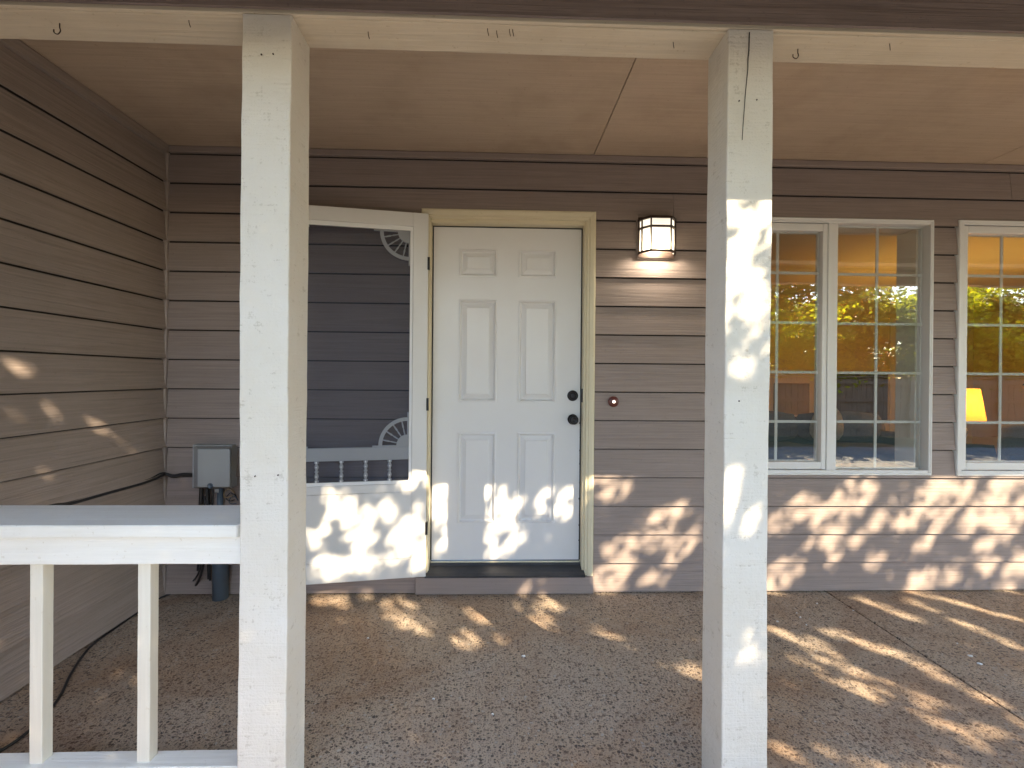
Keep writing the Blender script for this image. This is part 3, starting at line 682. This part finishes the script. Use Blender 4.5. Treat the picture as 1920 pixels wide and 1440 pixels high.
kz = atY(394, 911, -.162); lathe('lock_plug', [(.016, -.01), (.016, .003), (.012, .003), (.012, .001), (.0, .001)], 'pvc', ub, (kz.x, -.161, kz.z), 'y', 20)
cp = atY(411, 950, -.06)
pp = thing('conduit_pipe', (cp.x, -.06, 0), 'blue grey conduit pipe rising from the concrete to the utility box', 'pipe')
lathe('upper_pipe', [(.0165, .30), (.0165, bz0+.002)], 'pvc', pp, (cp.x, -.052, 0), 'z', 20)
lathe('collar', [(.020, bz0-.03), (.020, bz0-.004)], 'box', pp, (cp.x-.01, -.052, 0), 'z', 20)
lathe('lower_pipe', [(.042, -.01), (.043, .27), (.040, .285), (.018, .30)], 'pvc', pp, (cp.x+.012, -.062, 0), 'z', 28)
def cab(name, label, pts, r, grp='black cables at the utility box'):
    o = tube(name, pts, r, 'cable'); return tag(o, label, 'cable', grp)
sx = lambda px, py, Y=-.035: atY(px, py, Y)
cab('wall_cable', 'thick black cable stapled along the siding from the box round the corner', [sx(371, 893, -.06), sx(345, 891), sx(325, 894), Vector((-1.955, -.045, .725)), Vector((-1.964, -.12, .715))]+[atX(px, py, -1.9655) for px, py in ((262, 908), (200, 925), (130, 945), (60, 962))]+[Vector((-1.9655, -1.5, .66))], .0075)
cab('wall_cable', 'thin black cable just above the thick one on the siding', [sx(371, 890, -.06), sx(345, 888), sx(325, 891), Vector((-1.957, -.06, .738)), Vector((-1.9675, -.13, .727))]+[atX(px, py-5, -1.969) for px, py in ((262, 908), (200, 926), (130, 946), (60, 963))]+[Vector((-1.969, -1.5, .67))], .0045)
for k, (xa, xb, r, zend) in enumerate(((378, 376, .011, .16), (389, 392, .0085, .11), (393, 391, .0055, .10), (399, 398, .005, .12))):
    a = sx(xa, 912, -.05); b_ = sx(xb, 960, -.045)
    cab('drop_cable', ('fat', 'medium', 'thin', 'thinnest')[k]+' black cable hanging straight down under the utility box', [a+Vector((0, 0, .01)), b_, Vector((b_.x+.004, -.05, .30)), Vector((b_.x-.006+.01*k, -.05, zend))], r)
fl = [sx(384, 930, -.055), Vector((sx(384, 1000).x, -.06, .30)), sx(372, 1075, -.09), atZ(350, 1098, .02), atZ(322, 1112, .006)]+[atZ(px, py, .006) for px, py in ((290, 1126), (256, 1150), (215, 1178), (168, 1214), (135, 1260), (112, 1306), (75, 1352), (0, 1408))]
fl += [Vector((fl[-1].x-.1, fl[-1].y-.12, .006)), Vector((fl[-1].x-.12, fl[-1].y-.3, .006))]
tag(tube('floor_cable', fl, .0055, 'cable', None, 8, 8), 'thin black cable trailing from the wall across the concrete behind the balusters', 'cable', 'black cables at the utility box')
for k, (pts, r) in enumerate((([(388, 935), (386, 1000), (375, 1060), (359, 1112)], .007),)):
    cab('ground_cable', 'short stiff black cable slanting from the box into the concrete', [sx(388, 912, -.07), sx(389, 980, -.08), sx(380, 1065, -.10), atZ(361, 1110, -.004)], .0075)
wr = random.Random(5)
for k in range(3):
    c = sx(430+4*k, 925+6*k, -.05); pts = [c+Vector((.03*math.cos(t)*(1-.1*k), -.012*math.sin(2*t), .022*math.sin(t)+wr.uniform(-.004, .004))) for t in np.linspace(0, 5.2, 9)]
    pts = [Vector((bx1-.02, -.05, bz0+.004))]+pts
    tag(tube('wire_loop', pts, .0028, ('wood_raw', 'cable', 'pvc')[k], None, 5, 6), ('tan', 'black', 'blue grey')[k]+' thin wire coiled below the utility box', 'wire', 'loose wires')

# ================================================================== LITTER ON THE SLAB
def leaflet(p, L, w, rz, mat, name, label, cat, grp=None, curl=.25):
    V = []; F = []; n = 6
    for i in range(n+1):
        t = i/n; ww = w*math.sin(math.pi*min(1, t*.92+.04))**.8; z = curl*L*(t-.5)**2*2+.0015
        for s in (-1, 0, 1): V.append((L*(t-.5), s*ww, z+(abs(s)*ww*.4)))
    for i in range(n):
        for k in range(2): F.append([i*3+k, i*3+k+1, i*3+4+k, i*3+3+k])
    m3 = Matrix.Rotation(rz, 3, 'Z'); V = [tuple(m3 @ Vector(v)+p) for v in V]
    return tag(mk(name, V, F, mat, None, True), label, cat, grp)
leaflet(atZ(701, 1108, .0), .035, .007, -.5, 'leaf_fallen', 'fallen_leaf', 'small yellow fallen leaf on the concrete under the screen door', 'leaf')
def chip(px, py, s, label, grp):
    p = atZ(px, py, 0); r = random.Random(int(px*7+py)); n = 7; V = []; 
    for k in range(n): a = 2*math.pi*k/n; q = s*r.uniform(.5, 1.1); V.append((p.x+q*math.cos(a), p.y+q*.8*math.sin(a), .0005))
    V += [(x+(p.x-x)*.08, y+(p.y-y)*.08, .0025+r.uniform(0, .003)) for x, y, _ in V]
    F = [list(range(n))[::-1], [n+k for k in range(n)]]+[[k, (k+1) % n, n+(k+1) % n, n+k] for k in range(n)]
    tag(mk('paint_flake', V, F, 'flake'), label, 'paint flake', grp)
chip(982, 1231, .013, 'largest white paint flake lying in front of the door', 'white flakes on the slab')
for px, py, s in ((813, 1311, .006), (690, 1197, .007), (923, 1340, .006)): chip(px, py, s, 'tiny white paint flake on the concrete in front of the door', 'tiny flakes before the door')
for px, py, s in ((1532, 1132, .009), (1494, 1150, .006), (1500, 1158, .007), (1458, 1166, .007), (1795, 1207, .006), (1818, 1230, .014), (1838, 1245, .013), (1512, 1172, .005), (1600, 1145, .006)): chip(px, py, s, 'small white paint flake on the concrete below the windows', 'white flakes on the slab below the windows')

# ================================================================== LIVING ROOM BEHIND THE WINDOWS
RX0, RX1, RY1, RZ0, RZ1 = .85, 7.2, 4.1, .16, 2.60
for nm, b, mt in (('interior_floor', (RX0-.1, RX1+.1, .205, RY1+.1, RZ0-.1, RZ0), 'carpet'), ('interior_ceiling', (RX0-.1, RX1+.1, .205, RY1+.1, RZ1, RZ1+.05), 'room_ceiling'),
                  ('interior_wall_back', (RX0, RX1, RY1, RY1+.1, RZ0, RZ1-.001), 'room_wall'), ('interior_wall_left', (RX0-.1, RX0-.001, .206, RY1+.1, RZ0, RZ1-.001), 'room_wall'), ('interior_wall_right', (RX1+.001, RX1+.1, .206, RY1+.1, RZ0, RZ1-.001), 'room_wall')):
    tag(box(nm, *b, mt, None, 0), kind='structure')
box('casing', 5.9, 6.02, RY1-.02, RY1-.0005, RZ0, 2.25, 'room_trim', None, .003); 
ic = bpy.context.scene.objects['casing']; ic.name = 'interior_doorway'; tag(ic, 'pale doorway casing on the far wall of the living room', 'door casing')
box('picture_frame', 4.13, 4.66, RY1-.03, RY1-.0005, .79, 1.26, 'picture', None, .004)
tag(box('wall_screen', 4.97, 5.84, RY1-.05, RY1-.0005, .72, 1.42, 'table', None, .004), 'large dark flat screen on the far wall of the living room', 'television')
tag(bpy.context.scene.objects['picture_frame'], 'plain brown picture on the living room wall seen through the glass', 'picture')
sf = thing('sofa', (3.2, 1.8, RZ0), 'dark charcoal sofa behind the window near the post', 'sofa')
def soft(name, x0, x1, y0, y1, z0, z1, mat, par, r=.05, sag=.02):
    bm = bmesh.new(); bbox_bm(bm, x0, x1, y0, y1, z0, z1); bmesh.ops.subdivide_edges(bm, edges=bm.edges[:], cuts=4, use_grid_fill=True)
    c = Vector(((x0+x1)/2, (y0+y1)/2, (z0+z1)/2)); hs = Vector((x1-x0, y1-y0, z1-z0))/2
    for v in bm.verts:
        d = v.co-c; u = [max(-1, min(1, d[i]/hs[i])) for i in range(3)]
        for i in range(3):
            o1, o2 = [abs(u[j]) for j in range(3) if j != i]; k = (o1**4+o2**4)*.5; v.co[i] = c[i]+d[i]*(1-r/hs[i]*k*.8)
        v.co += Vector((noise.noise(v.co*5), noise.noise(v.co*5+Vector((3, 1, 7))), noise.noise(v.co*5+Vector((9, 4, 2)))))*sag
    return mkbm(name, bm, mat, par, True)
soft('base', 2.1, 4.25, 1.35, 2.25, RZ0, .50, 'sofa', sf, .03, .01)
for k in range(2): soft('seat_cushion', 2.28+k*.9, 3.17+k*.9, 1.30, 2.02, .50, .68, 'sofa', sf, .05, .015)
soft('back_frame', 2.1, 4.25, 2.14, 2.34, .45, .90, 'sofa', sf, .04, .01)
for k in range(2): soft('back_cushion', 2.29+k*.9, 3.16+k*.9, 1.93, 2.15, .66, .98, 'cushion', sf, .07, .02)
for x in (2.1, 4.08): soft('arm', x, x+.17, 1.32, 2.25, .45, .78, 'sofa', sf, .04, .01)
tag(soft('throw_pillow', 3.22, 3.55, 1.83, 1.94, .68, 1.04, 'throw', None, .08, .03), 'fluffy cream throw pillow leaning on the sofa back', 'pillow')
# lamp on its table
TX, TY = 4.90, 2.0
st_ = thing('side_table', (TX, TY, RZ0), 'small dark round side table under the lit lamp', 'table')
lathe('table_top', [(.0, .60), (.24, .60), (.25, .61), (.25, .63), (.24, .64)], 'table', st_, (TX, TY, 0), 'z', 28)
lathe('leg', [(.17, RZ0), (.16, RZ0+.02), (.03, RZ0+.05), (.025, .60)], 'table', st_, (TX, TY, 0), 'z', 16)
tl = thing('table_lamp', (TX, TY, .64), 'lit table lamp with a glowing yellow drum shade inside the window', 'lamp')
lathe('lamp_base', [(.07, .64), (.072, .655), (.03, .67), (.06, .73), (.075, .78), (.05, .85), (.018, .88), (.014, 1.0)], 'chair', tl, (TX, TY, 0), 'z', 24)
V = []; F = []; sg = 36
for r, z in ((.215, .895), (.165, 1.235), (.161, 1.235), (.211, .895)):
    for j in range(sg): w = 2*math.pi*j/sg; V.append((TX+r*math.cos(w), TY+r*math.sin(w), z))
for i in range(4):
    for j in range(sg): F.append([i*sg+j, i*sg+(j+1) % sg, ((i+1) % 4)*sg+(j+1) % sg, ((i+1) % 4)*sg+j])
mk('lamp_shade', V, F, 'lamp_shade', tl, True)
lathe('finial', [(.010, 1.0), (.006, 1.2), (.006, 1.235), (.012, 1.245), (.008, 1.262)], 'bronze', tl, (TX, TY, 0), 'z', 10)
ll = bpy.data.lights.new('lamp_light', 'POINT'); ll.energy = 15; ll.color = (1, .56, .12); ll.shadow_soft_size = .06
lo_ = bpy.data.objects.new('lamp_light', ll); COL.objects.link(lo_); lo_.parent = tl; lo_.location = Vector((TX+.0, TY, 1.10))-tl.location
ac = thing('armchair', (4.6, 1.1, RZ0), 'blue grey armchair standing by the window with the lamp', 'armchair')
soft('seat', 4.05, 4.62, .75, 1.35, RZ0+.12, .58, 'sofa', ac, .05, .01); soft('backrest', 4.62, 4.80, .72, 1.38, RZ0+.12, .93, 'chair', ac, .05, .01)
for y in (.70, 1.30): soft('arm', 4.05, 4.60, y, y+.10, RZ0+.12, .74, 'sofa', ac, .03, .01)
hp = thing('houseplant', (4.35, .62, RZ0), 'dark leaved houseplant standing at the window edge', 'plant')
lathe('pot', [(.10, RZ0), (.13, RZ0+.28), (.14, RZ0+.28), (.14, RZ0+.31), (.12, RZ0+.31), (.115, RZ0+.29), (.0, RZ0+.29)], 'pot', hp, (4.35, .62, 0), 'z', 24)
tube('stem', [(4.35, .62, RZ0+.28), (4.34, .60, .9), (4.33, .62, 1.42)], .008, 'bark', hp, 6, 6)
pr_ = random.Random(8)
for k in range(16):
    a = pr_.uniform(0, 6.28); z = pr_.uniform(1.0, 1.46); L_ = pr_.uniform(.14, .22); c = Vector((4.33, .62, z)); d = Vector((math.cos(a), math.sin(a)*.8, pr_.uniform(-.1, .5))); d.normalize(); s = d.cross(Vector((0, 0, 1))).normalized()
    V = []; F = []
    for i in range(7):
        t = i/6; ww = .34*L_*math.sin(math.pi*(t*.9+.06)); q = c+d*(L_*(t+.15))+Vector((0, 0, -.5*L_*t*t)); V += [q-s*ww, q+Vector((0, 0, -.01)), q+s*ww]
    for i in range(6): F += [[i*3, i*3+1, i*3+4, i*3+3], [i*3+1, i*3+2, i*3+5, i*3+4]]
    mk('leaf', V, F, 'leaf_house', hp, True)

# ================================================================== GARDEN: FENCE, TREES, SHRUBS
fe = thing('garden_fence', (6, -9.6, -.22), 'weathered brown board fence at the far side of the garden', 'fence')
fb = None; fr_ = random.Random(2)
for k in range(136):
    x = -4+k*.150
    if fb is None: fb = box('fence_board', x, x+.142, -9.62, -9.60, -.20, 1.36, 'fence', fe, .003); base = fb.location.copy()
    else:
        o = fb.copy(); COL.objects.link(o); o.location = base+Vector((k*.150, fr_.uniform(-.003, .003), fr_.uniform(-.012, .012)))
for z in (.0, .72, 1.20): box('fence_rail', -4, 16.4, -9.599, -9.56, z, z+.085, 'fence', fe, .003)
box('fence_cap', -4, 16.4, -9.66, -9.55, 1.385, 1.42, 'fence', fe, .004)
for k in range(9): box('fence_post', -4+k*2.5, -3.91+k*2.5, -9.555, -9.47, -.22, 1.40, 'fence', fe, .004)

# --- where the sun reaches the porch: gaps in the crown, as strokes on the surfaces (photo pixels -> points -> sun rays)
UA = Vector((math.cos(AZ), math.sin(AZ), 0)); VA = SUN.cross(UA).normalized()
if VA.z < 0: VA = -VA
def uv(p): return p.dot(UA), p.dot(VA)
GW = .02; GU0, GV0, GN, GM = -5., -5., 500, 500
gap = np.zeros((GN, GM), bool)
_gu = GU0+(np.arange(GN)+.5)*GW; _gv = GV0+(np.arange(GM)+.5)*GW
surf = {'w': lambda x, y: atY(x, y, -.012), 'd': lambda x, y: atY(x, y, DY), 'p': lambda x, y: atY(x, y, -1.48), 'f': lambda x, y: atZ(x, y, 0), 'l': lambda x, y: atX(x, y, -1.975),
        's': lambda x, y: (lambda d: CAM+d*((_p0-CAM).dot(_n)/d.dot(_n)))(ray(x, y))}
def stroke(sf_, pts, rpx):
    P = []
    for (a, b_), (c, d) in zip(pts, pts[1:] or pts):
        n = max(1, int(math.hypot(c-a, d-b_)/6)); P += [(a+(c-a)*i/n, b_+(d-b_)*i/n) for i in range(n+1)]
    for x, y in P:
        p = surf[sf_](x, y); depth = (p-CAM).dot(FWD); r = max(.012, rpx*depth/FPX); cu, cv = uv(p)
        rv = r
        if sf_ == 'f': rv = r*.75
        m = ((_gu[:, None]-cu)/r)**2+((_gv[None, :]-cv)/rv)**2 < 1; gap[m] = True
S = [('w', [(1125, 905), (1160, 925)], 18), ('w', [(1215, 990), (1270, 965)], 16), ('w', [(1130, 1045), (1190, 1005), (1240, 1015)], 17), ('w', [(1130, 1085), (1165, 1080)], 22), ('w', [(1240, 1080), (1275, 1030)], 12), ('w', [(1290, 1020), (1300, 1000)], 10), ('w', [(1200, 1088), (1215, 1078)], 9),
     ('w', [(1550, 985), (1600, 930)], 30), ('w', [(1455, 985), (1510, 945)], 17), ('w', [(1560, 1040), (1600, 1010)], 11), ('w', [(1690, 985), (1730, 935), (1760, 910)], 14), ('w', [(1765, 960), (1800, 920)], 20), ('w', [(1840, 950), (1880, 910)], 18), ('w', [(1810, 985), (1850, 970)], 16), ('w', [(1890, 985), (1915, 950)], 15), ('w', [(1830, 1040), (1870, 1000)], 11),
     ('w', [(1445, 1090), (1475, 1070)], 20), ('w', [(1710, 1092), (1780, 1075)], 14), ('w', [(1885, 1085), (1915, 1055)], 16), ('w', [(1640, 985), (1665, 955)], 10), ('w', [(1720, 1030), (1745, 1005)], 10), ('w', [(1540, 1010), (1500, 1030)], 9), ('w', [(1860, 1060), (1845, 1066)], 9), ('w', [(1630, 1060), (1650, 1050)], 8),
     ('s', [(595, 1010), (625, 965)], 12), ('s', [(655, 960), (690, 975)], 13), ('s', [(600, 1065), (680, 1058), (740, 1042)], 10), ('s', [(725, 950), (755, 985)], 11), ('s', [(700, 1010), (640, 1020)], 11), ('s', [(735, 1010), (760, 1030)], 9), ('s', [(780, 960), (790, 1060)], 10), ('s', [(770, 900), (795, 890)], 16), ('s', [(600, 930), (640, 922)], 12),
     ('d', [(825, 930), (825, 970)], 20), ('d', [(828, 1000), (822, 1025)], 12), ('d', [(918, 920), (925, 960)], 24), ('d', [(940, 960), (965, 950)], 14), ('d', [(925, 990), (940, 985)], 16), ('d', [(915, 1020), (925, 1040)], 12), ('d', [(955, 1030), (970, 1010)], 9), ('d', [(1060, 950), (1066, 928)], 13), ('d', [(1010, 955), (1020, 925)], 7),
     ('p', [(1380, 390), (1430, 385)], 18), ('p', [(1375, 425), (1385, 440)], 10), ('p', [(1432, 430), (1425, 500), (1415, 540)], 10), ('p', [(1400, 585), (1420, 560)], 13), ('p', [(1385, 480), (1378, 500)], 8), ('p', [(1425, 620), (1430, 660)], 10), ('p', [(1400, 640), (1388, 690)], 11), ('p', [(1400, 735), (1410, 740)], 12), ('p', [(1385, 910), (1405, 945)], 26), ('p', [(1390, 1000), (1400, 985)], 12), ('p', [(1395, 1215), (1405, 1220)], 12), ('p', [(1430, 560), (1432, 590)], 10),
     ('f', [(590, 1122), (640, 1130)], 10), ('f', [(690, 1120), (760, 1135)], 14), ('f', [(745, 1150), (790, 1175)], 20), ('f', [(850, 1200), (900, 1195)], 20), ('f', [(890, 1160), (950, 1200)], 22), ('f', [(985, 1110), (1040, 1135)], 16), ('f', [(985, 1145), (1020, 1168)], 20), ('f', [(1150, 1200), (1185, 1210)], 11), ('f', [(1280, 1265), (1310, 1260)], 20), ('f', [(1190, 1312), (1195, 1313)], 7), ('f', [(1120, 1180), (1135, 1190)], 8),
     ('f', [(1445, 1185), (1520, 1205), (1580, 1260), (1640, 1300)], 22), ('f', [(1560, 1185), (1680, 1225), (1790, 1280), (1925, 1350)], 16), ('f', [(1720, 1240), (1800, 1290), (1930, 1360)], 13), ('f', [(1620, 1125), (1700, 1155), (1735, 1165)], 10), ('f', [(1710, 1110), (1800, 1130), (1920, 1165)], 10), ('f', [(1690, 1120), (1760, 1150), (1810, 1172)], 8), ('f', [(1640, 1265), (1720, 1300), (1730, 1320)], 14), ('f', [(1710, 1330), (1770, 1360), (1820, 1390)], 14),
     ('f', [(1450, 1395), (1490, 1415)], 14), ('f', [(1550, 1410), (1640, 1425), (1740, 1440), (1840, 1450)], 22), ('f', [(1640, 1390), (1700, 1410)], 12), ('f', [(1850, 1365), (1920, 1400)], 12), ('f', [(1500, 1240), (1600, 1290)], 8), ('f', [(1850, 1190), (1915, 1215)], 7),
     ('l', [(15, 690), (45, 694)], 6), ('l', [(5, 765), (25, 770)], 7), ('l', [(85, 765), (95, 772)], 4), ('l', [(185, 795), (230, 828), (270, 858)], 3)]
for s in S: stroke(*s)
fld = rng.normal(size=(GN, GM))
for _ in range(2): fld = sum(np.roll(np.roll(fld, a, 0), b_, 1) for a in (-1, 0, 1) for b_ in (-1, 0, 1))/3
gap &= fld > np.quantile(fld, .22)

def leaf_mesh(name, C, N, L, Wd, tint, mat, parent):
    """folded diamond leaves: C centres, N directions, sizes L, Wd"""
    n = len(C); a = N/np.linalg.norm(N, axis=1)[:, None]; r = rng.normal(size=(n, 3)); s = np.cross(a, r); s /= np.linalg.norm(s, axis=1)[:, None]; u = np.cross(a, s)
    L = L[:, None]; Wd = Wd[:, None]
    v = np.stack([C-a*L*.5, C-a*L*.05+s*Wd*.5+u*Wd*.18, C+a*L*.5-u*L*.12, C-a*L*.05-s*Wd*.5+u*Wd*.18], 1).reshape(-1, 3)
    c0 = np.array(offset(parent)); me = bpy.data.meshes.new(name); me.vertices.add(4*n); me.vertices.foreach_set('co', (v-c0).astype(np.float32).ravel())
    b = np.arange(n)[:, None]*4; tri = np.stack([b+np.array([0, 1, 2]), b+np.array([0, 2, 3])], 1).reshape(-1)
    me.loops.add(6*n); me.loops.foreach_set('vertex_index', tri.astype(np.int32)); me.polygons.add(2*n); me.polygons.foreach_set('loop_start', np.arange(2*n, dtype=np.int32)*3)
    at = me.attributes.new('tint', 'FLOAT', 'FACE'); at.data.foreach_set('value', np.repeat(tint, 2).astype(np.float32)); me.update(); me.validate()
    me.materials.append(M[mat]); o = bpy.data.objects.new(name, me); COL.objects.link(o); o.parent = parent; return o

def crown_pts(centre, rad, nclump, nleaf, crad, flat=.55, shell=.25):
    d = rng.normal(size=(nclump, 3)); d /= np.linalg.norm(d, axis=1)[:, None]; r = (shell+(1-shell)*rng.random(nclump))**(1/2.2)
    cc = np.array(centre)+d*r[:, None]*np.array(rad)*(1+.18*rng.normal(size=(nclump, 1)))
    idx = rng.integers(0, nclump, nleaf); sc = crad*(.6+.8*rng.random(nclump))[idx][:, None]
    p = cc[idx]+rng.normal(size=(nleaf, 3))*sc*np.array([1, 1, flat])*.55
    return p, cc, idx

def tree(name, label, base, centre, rad, nclump, nleaf, crad, leaf, mat, trunk_r, lean=0., carve=False, group='trees in the garden', dense=0, keep=.05):
    t = thing(name, base, label, 'tree', group); b = Vector(base); c = Vector(centre)
    p, cc, idx = crown_pts(centre, rad, nclump, nleaf, crad)
    if dense:   # leaf sprays filling the crown, plus extra ones added to shade the porch's left end
        q = rng.normal(size=(dense*4, 3)); q /= np.linalg.norm(q, axis=1)[:, None]; q = q*(rng.random((dense*4, 1))**(1/3))*.93
        q = np.array(centre)+q*np.array(rad); lf = q[q[:, 0]+.653*(q[:, 1]+1.46) < -.45]; p = np.vstack([p, q[:dense], lf[:17000]])
    if carve:
        u = p @ np.array(UA); v = p @ np.array(VA); iu = np.clip(((u-GU0)/GW).astype(int), 0, GN-1); iv = np.clip(((v-GV0)/GW).astype(int), 0, GM-1)
        g = gap.copy(); k = 1
        for _ in range(k): g = g | np.roll(g, 1, 0) | np.roll(g, -1, 0) | np.roll(g, 1, 1) | np.roll(g, -1, 1)
        kill = g[iu, iv] & (rng.random(len(p)) > keep); p = p[~kill]
    p = p[p[:, 2] > base[2]+.25]; p = p[(p[:, 1] < -3.3) & (p[:, 2] > .793*(-1.62-p[:, 1]))] if carve else p
    n = len(p); N = rng.normal(size=(n, 3)); N[:, 2] = N[:, 2]*.5-.35
    L = leaf*(.7+.6*rng.random(n)); leaf_mesh('crown', p, N, L, L*(.5+.2*rng.random(n)), rng.random(n), mat, t)
    k0 = b.lerp(c, .55)+Vector((rng.normal()*.1, rng.normal()*.1, 0))
    tube('trunk', [b-Vector((0, 0, .05)), b.lerp(k0, .5)+Vector((.06, .04, 0)), k0, c+Vector((0, 0, rad[2]*.3))], trunk_r, 'bark', t, 6, 10, trunk_r*.3)
    order = rng.permutation(len(cc))[:26]
    for j in order:
        e = Vector(cc[j]); s = k0.lerp(c, rng.random()*.9)
        if carve:
            m_ = s.lerp(e, .6); bad = 0
            for w in (.3, .6, .9):
                q = s.lerp(e, w); uu, v_ = uv(q); iu, iv = int((uu-GU0)/GW), int((v_-GV0)/GW)
                if 0 <= iu < GN and 0 <= iv < GM and gap[iu, iv]: bad += 1
            if bad: continue
        tube('limb', [s, s.lerp(e, .5)+Vector((0, 0, .12)), e], trunk_r*.28, 'bark', t, 4, 6, trunk_r*.06)
    return t
pc_ = Vector((.2, -.85, .55)); hd = Vector((math.sin(AZ), -math.cos(AZ), 0))
D1 = 4.7; c1 = pc_+hd*D1+Vector((0, 0, D1*math.tan(EL)))
tree('shade_tree', 'broad leafy tree between the paving and the fence shading the porch', (c1.x+.5, c1.y-.3, -.22), tuple(c1), (4.2, 1.7, 1.8), 270, 44000, .5, .072, 'leaf', .11, carve=True, dense=50000, keep=.10)
gx_ = [(8.4, -10.9, 2.4, 1.5, 'leaf_bright'), (10.9, -11.2, 2.6, 1.7, 'leaf'), (13.4, -11.0, 2.5, 1.6, 'leaf_bright'), (5.9, -11.3, 2.3, 1.5, 'leaf_bright'), (3.2, -11.2, 2.2, 1.4, 'leaf'), (15.6, -11.6, 2.8, 1.7, 'leaf')]
nm_ = ['rounded yellow green shrub behind the fence, opposite the window near the post', 'tall green shrub behind the fence, right of the yellow green one', 'broad yellow green shrub behind the fence beyond the tall green one', 'bright shrub behind the fence beside the shade tree', 'green shrub behind the fence behind the shade tree trunk', 'largest green shrub at the fence end']
for (x, y, z, r, m_), lb in zip(gx_, nm_):
    tree('garden_shrub', lb, (x, y, -.22), (x, y, z-.3), (r*1.15, r*.8, 2.0), 70, 15000, .5, .14, m_, .07, group='shrubs behind the fence')
for (x, y, z, r, h) in ((9.5, -25, 5.0, 3., 2.8), (14.5, -26, 5.4, 3.2, 3.2)):
    tree('background_tree', {9.5: 'tall dark tree behind the yellow green shrubs', 14.5: 'taller dark tree towering over the fence end'}[x], (x, y, -.22), (x, y, z), (r, r, h), 90, 7000, .8, .2, 'leaf_dark', .18)
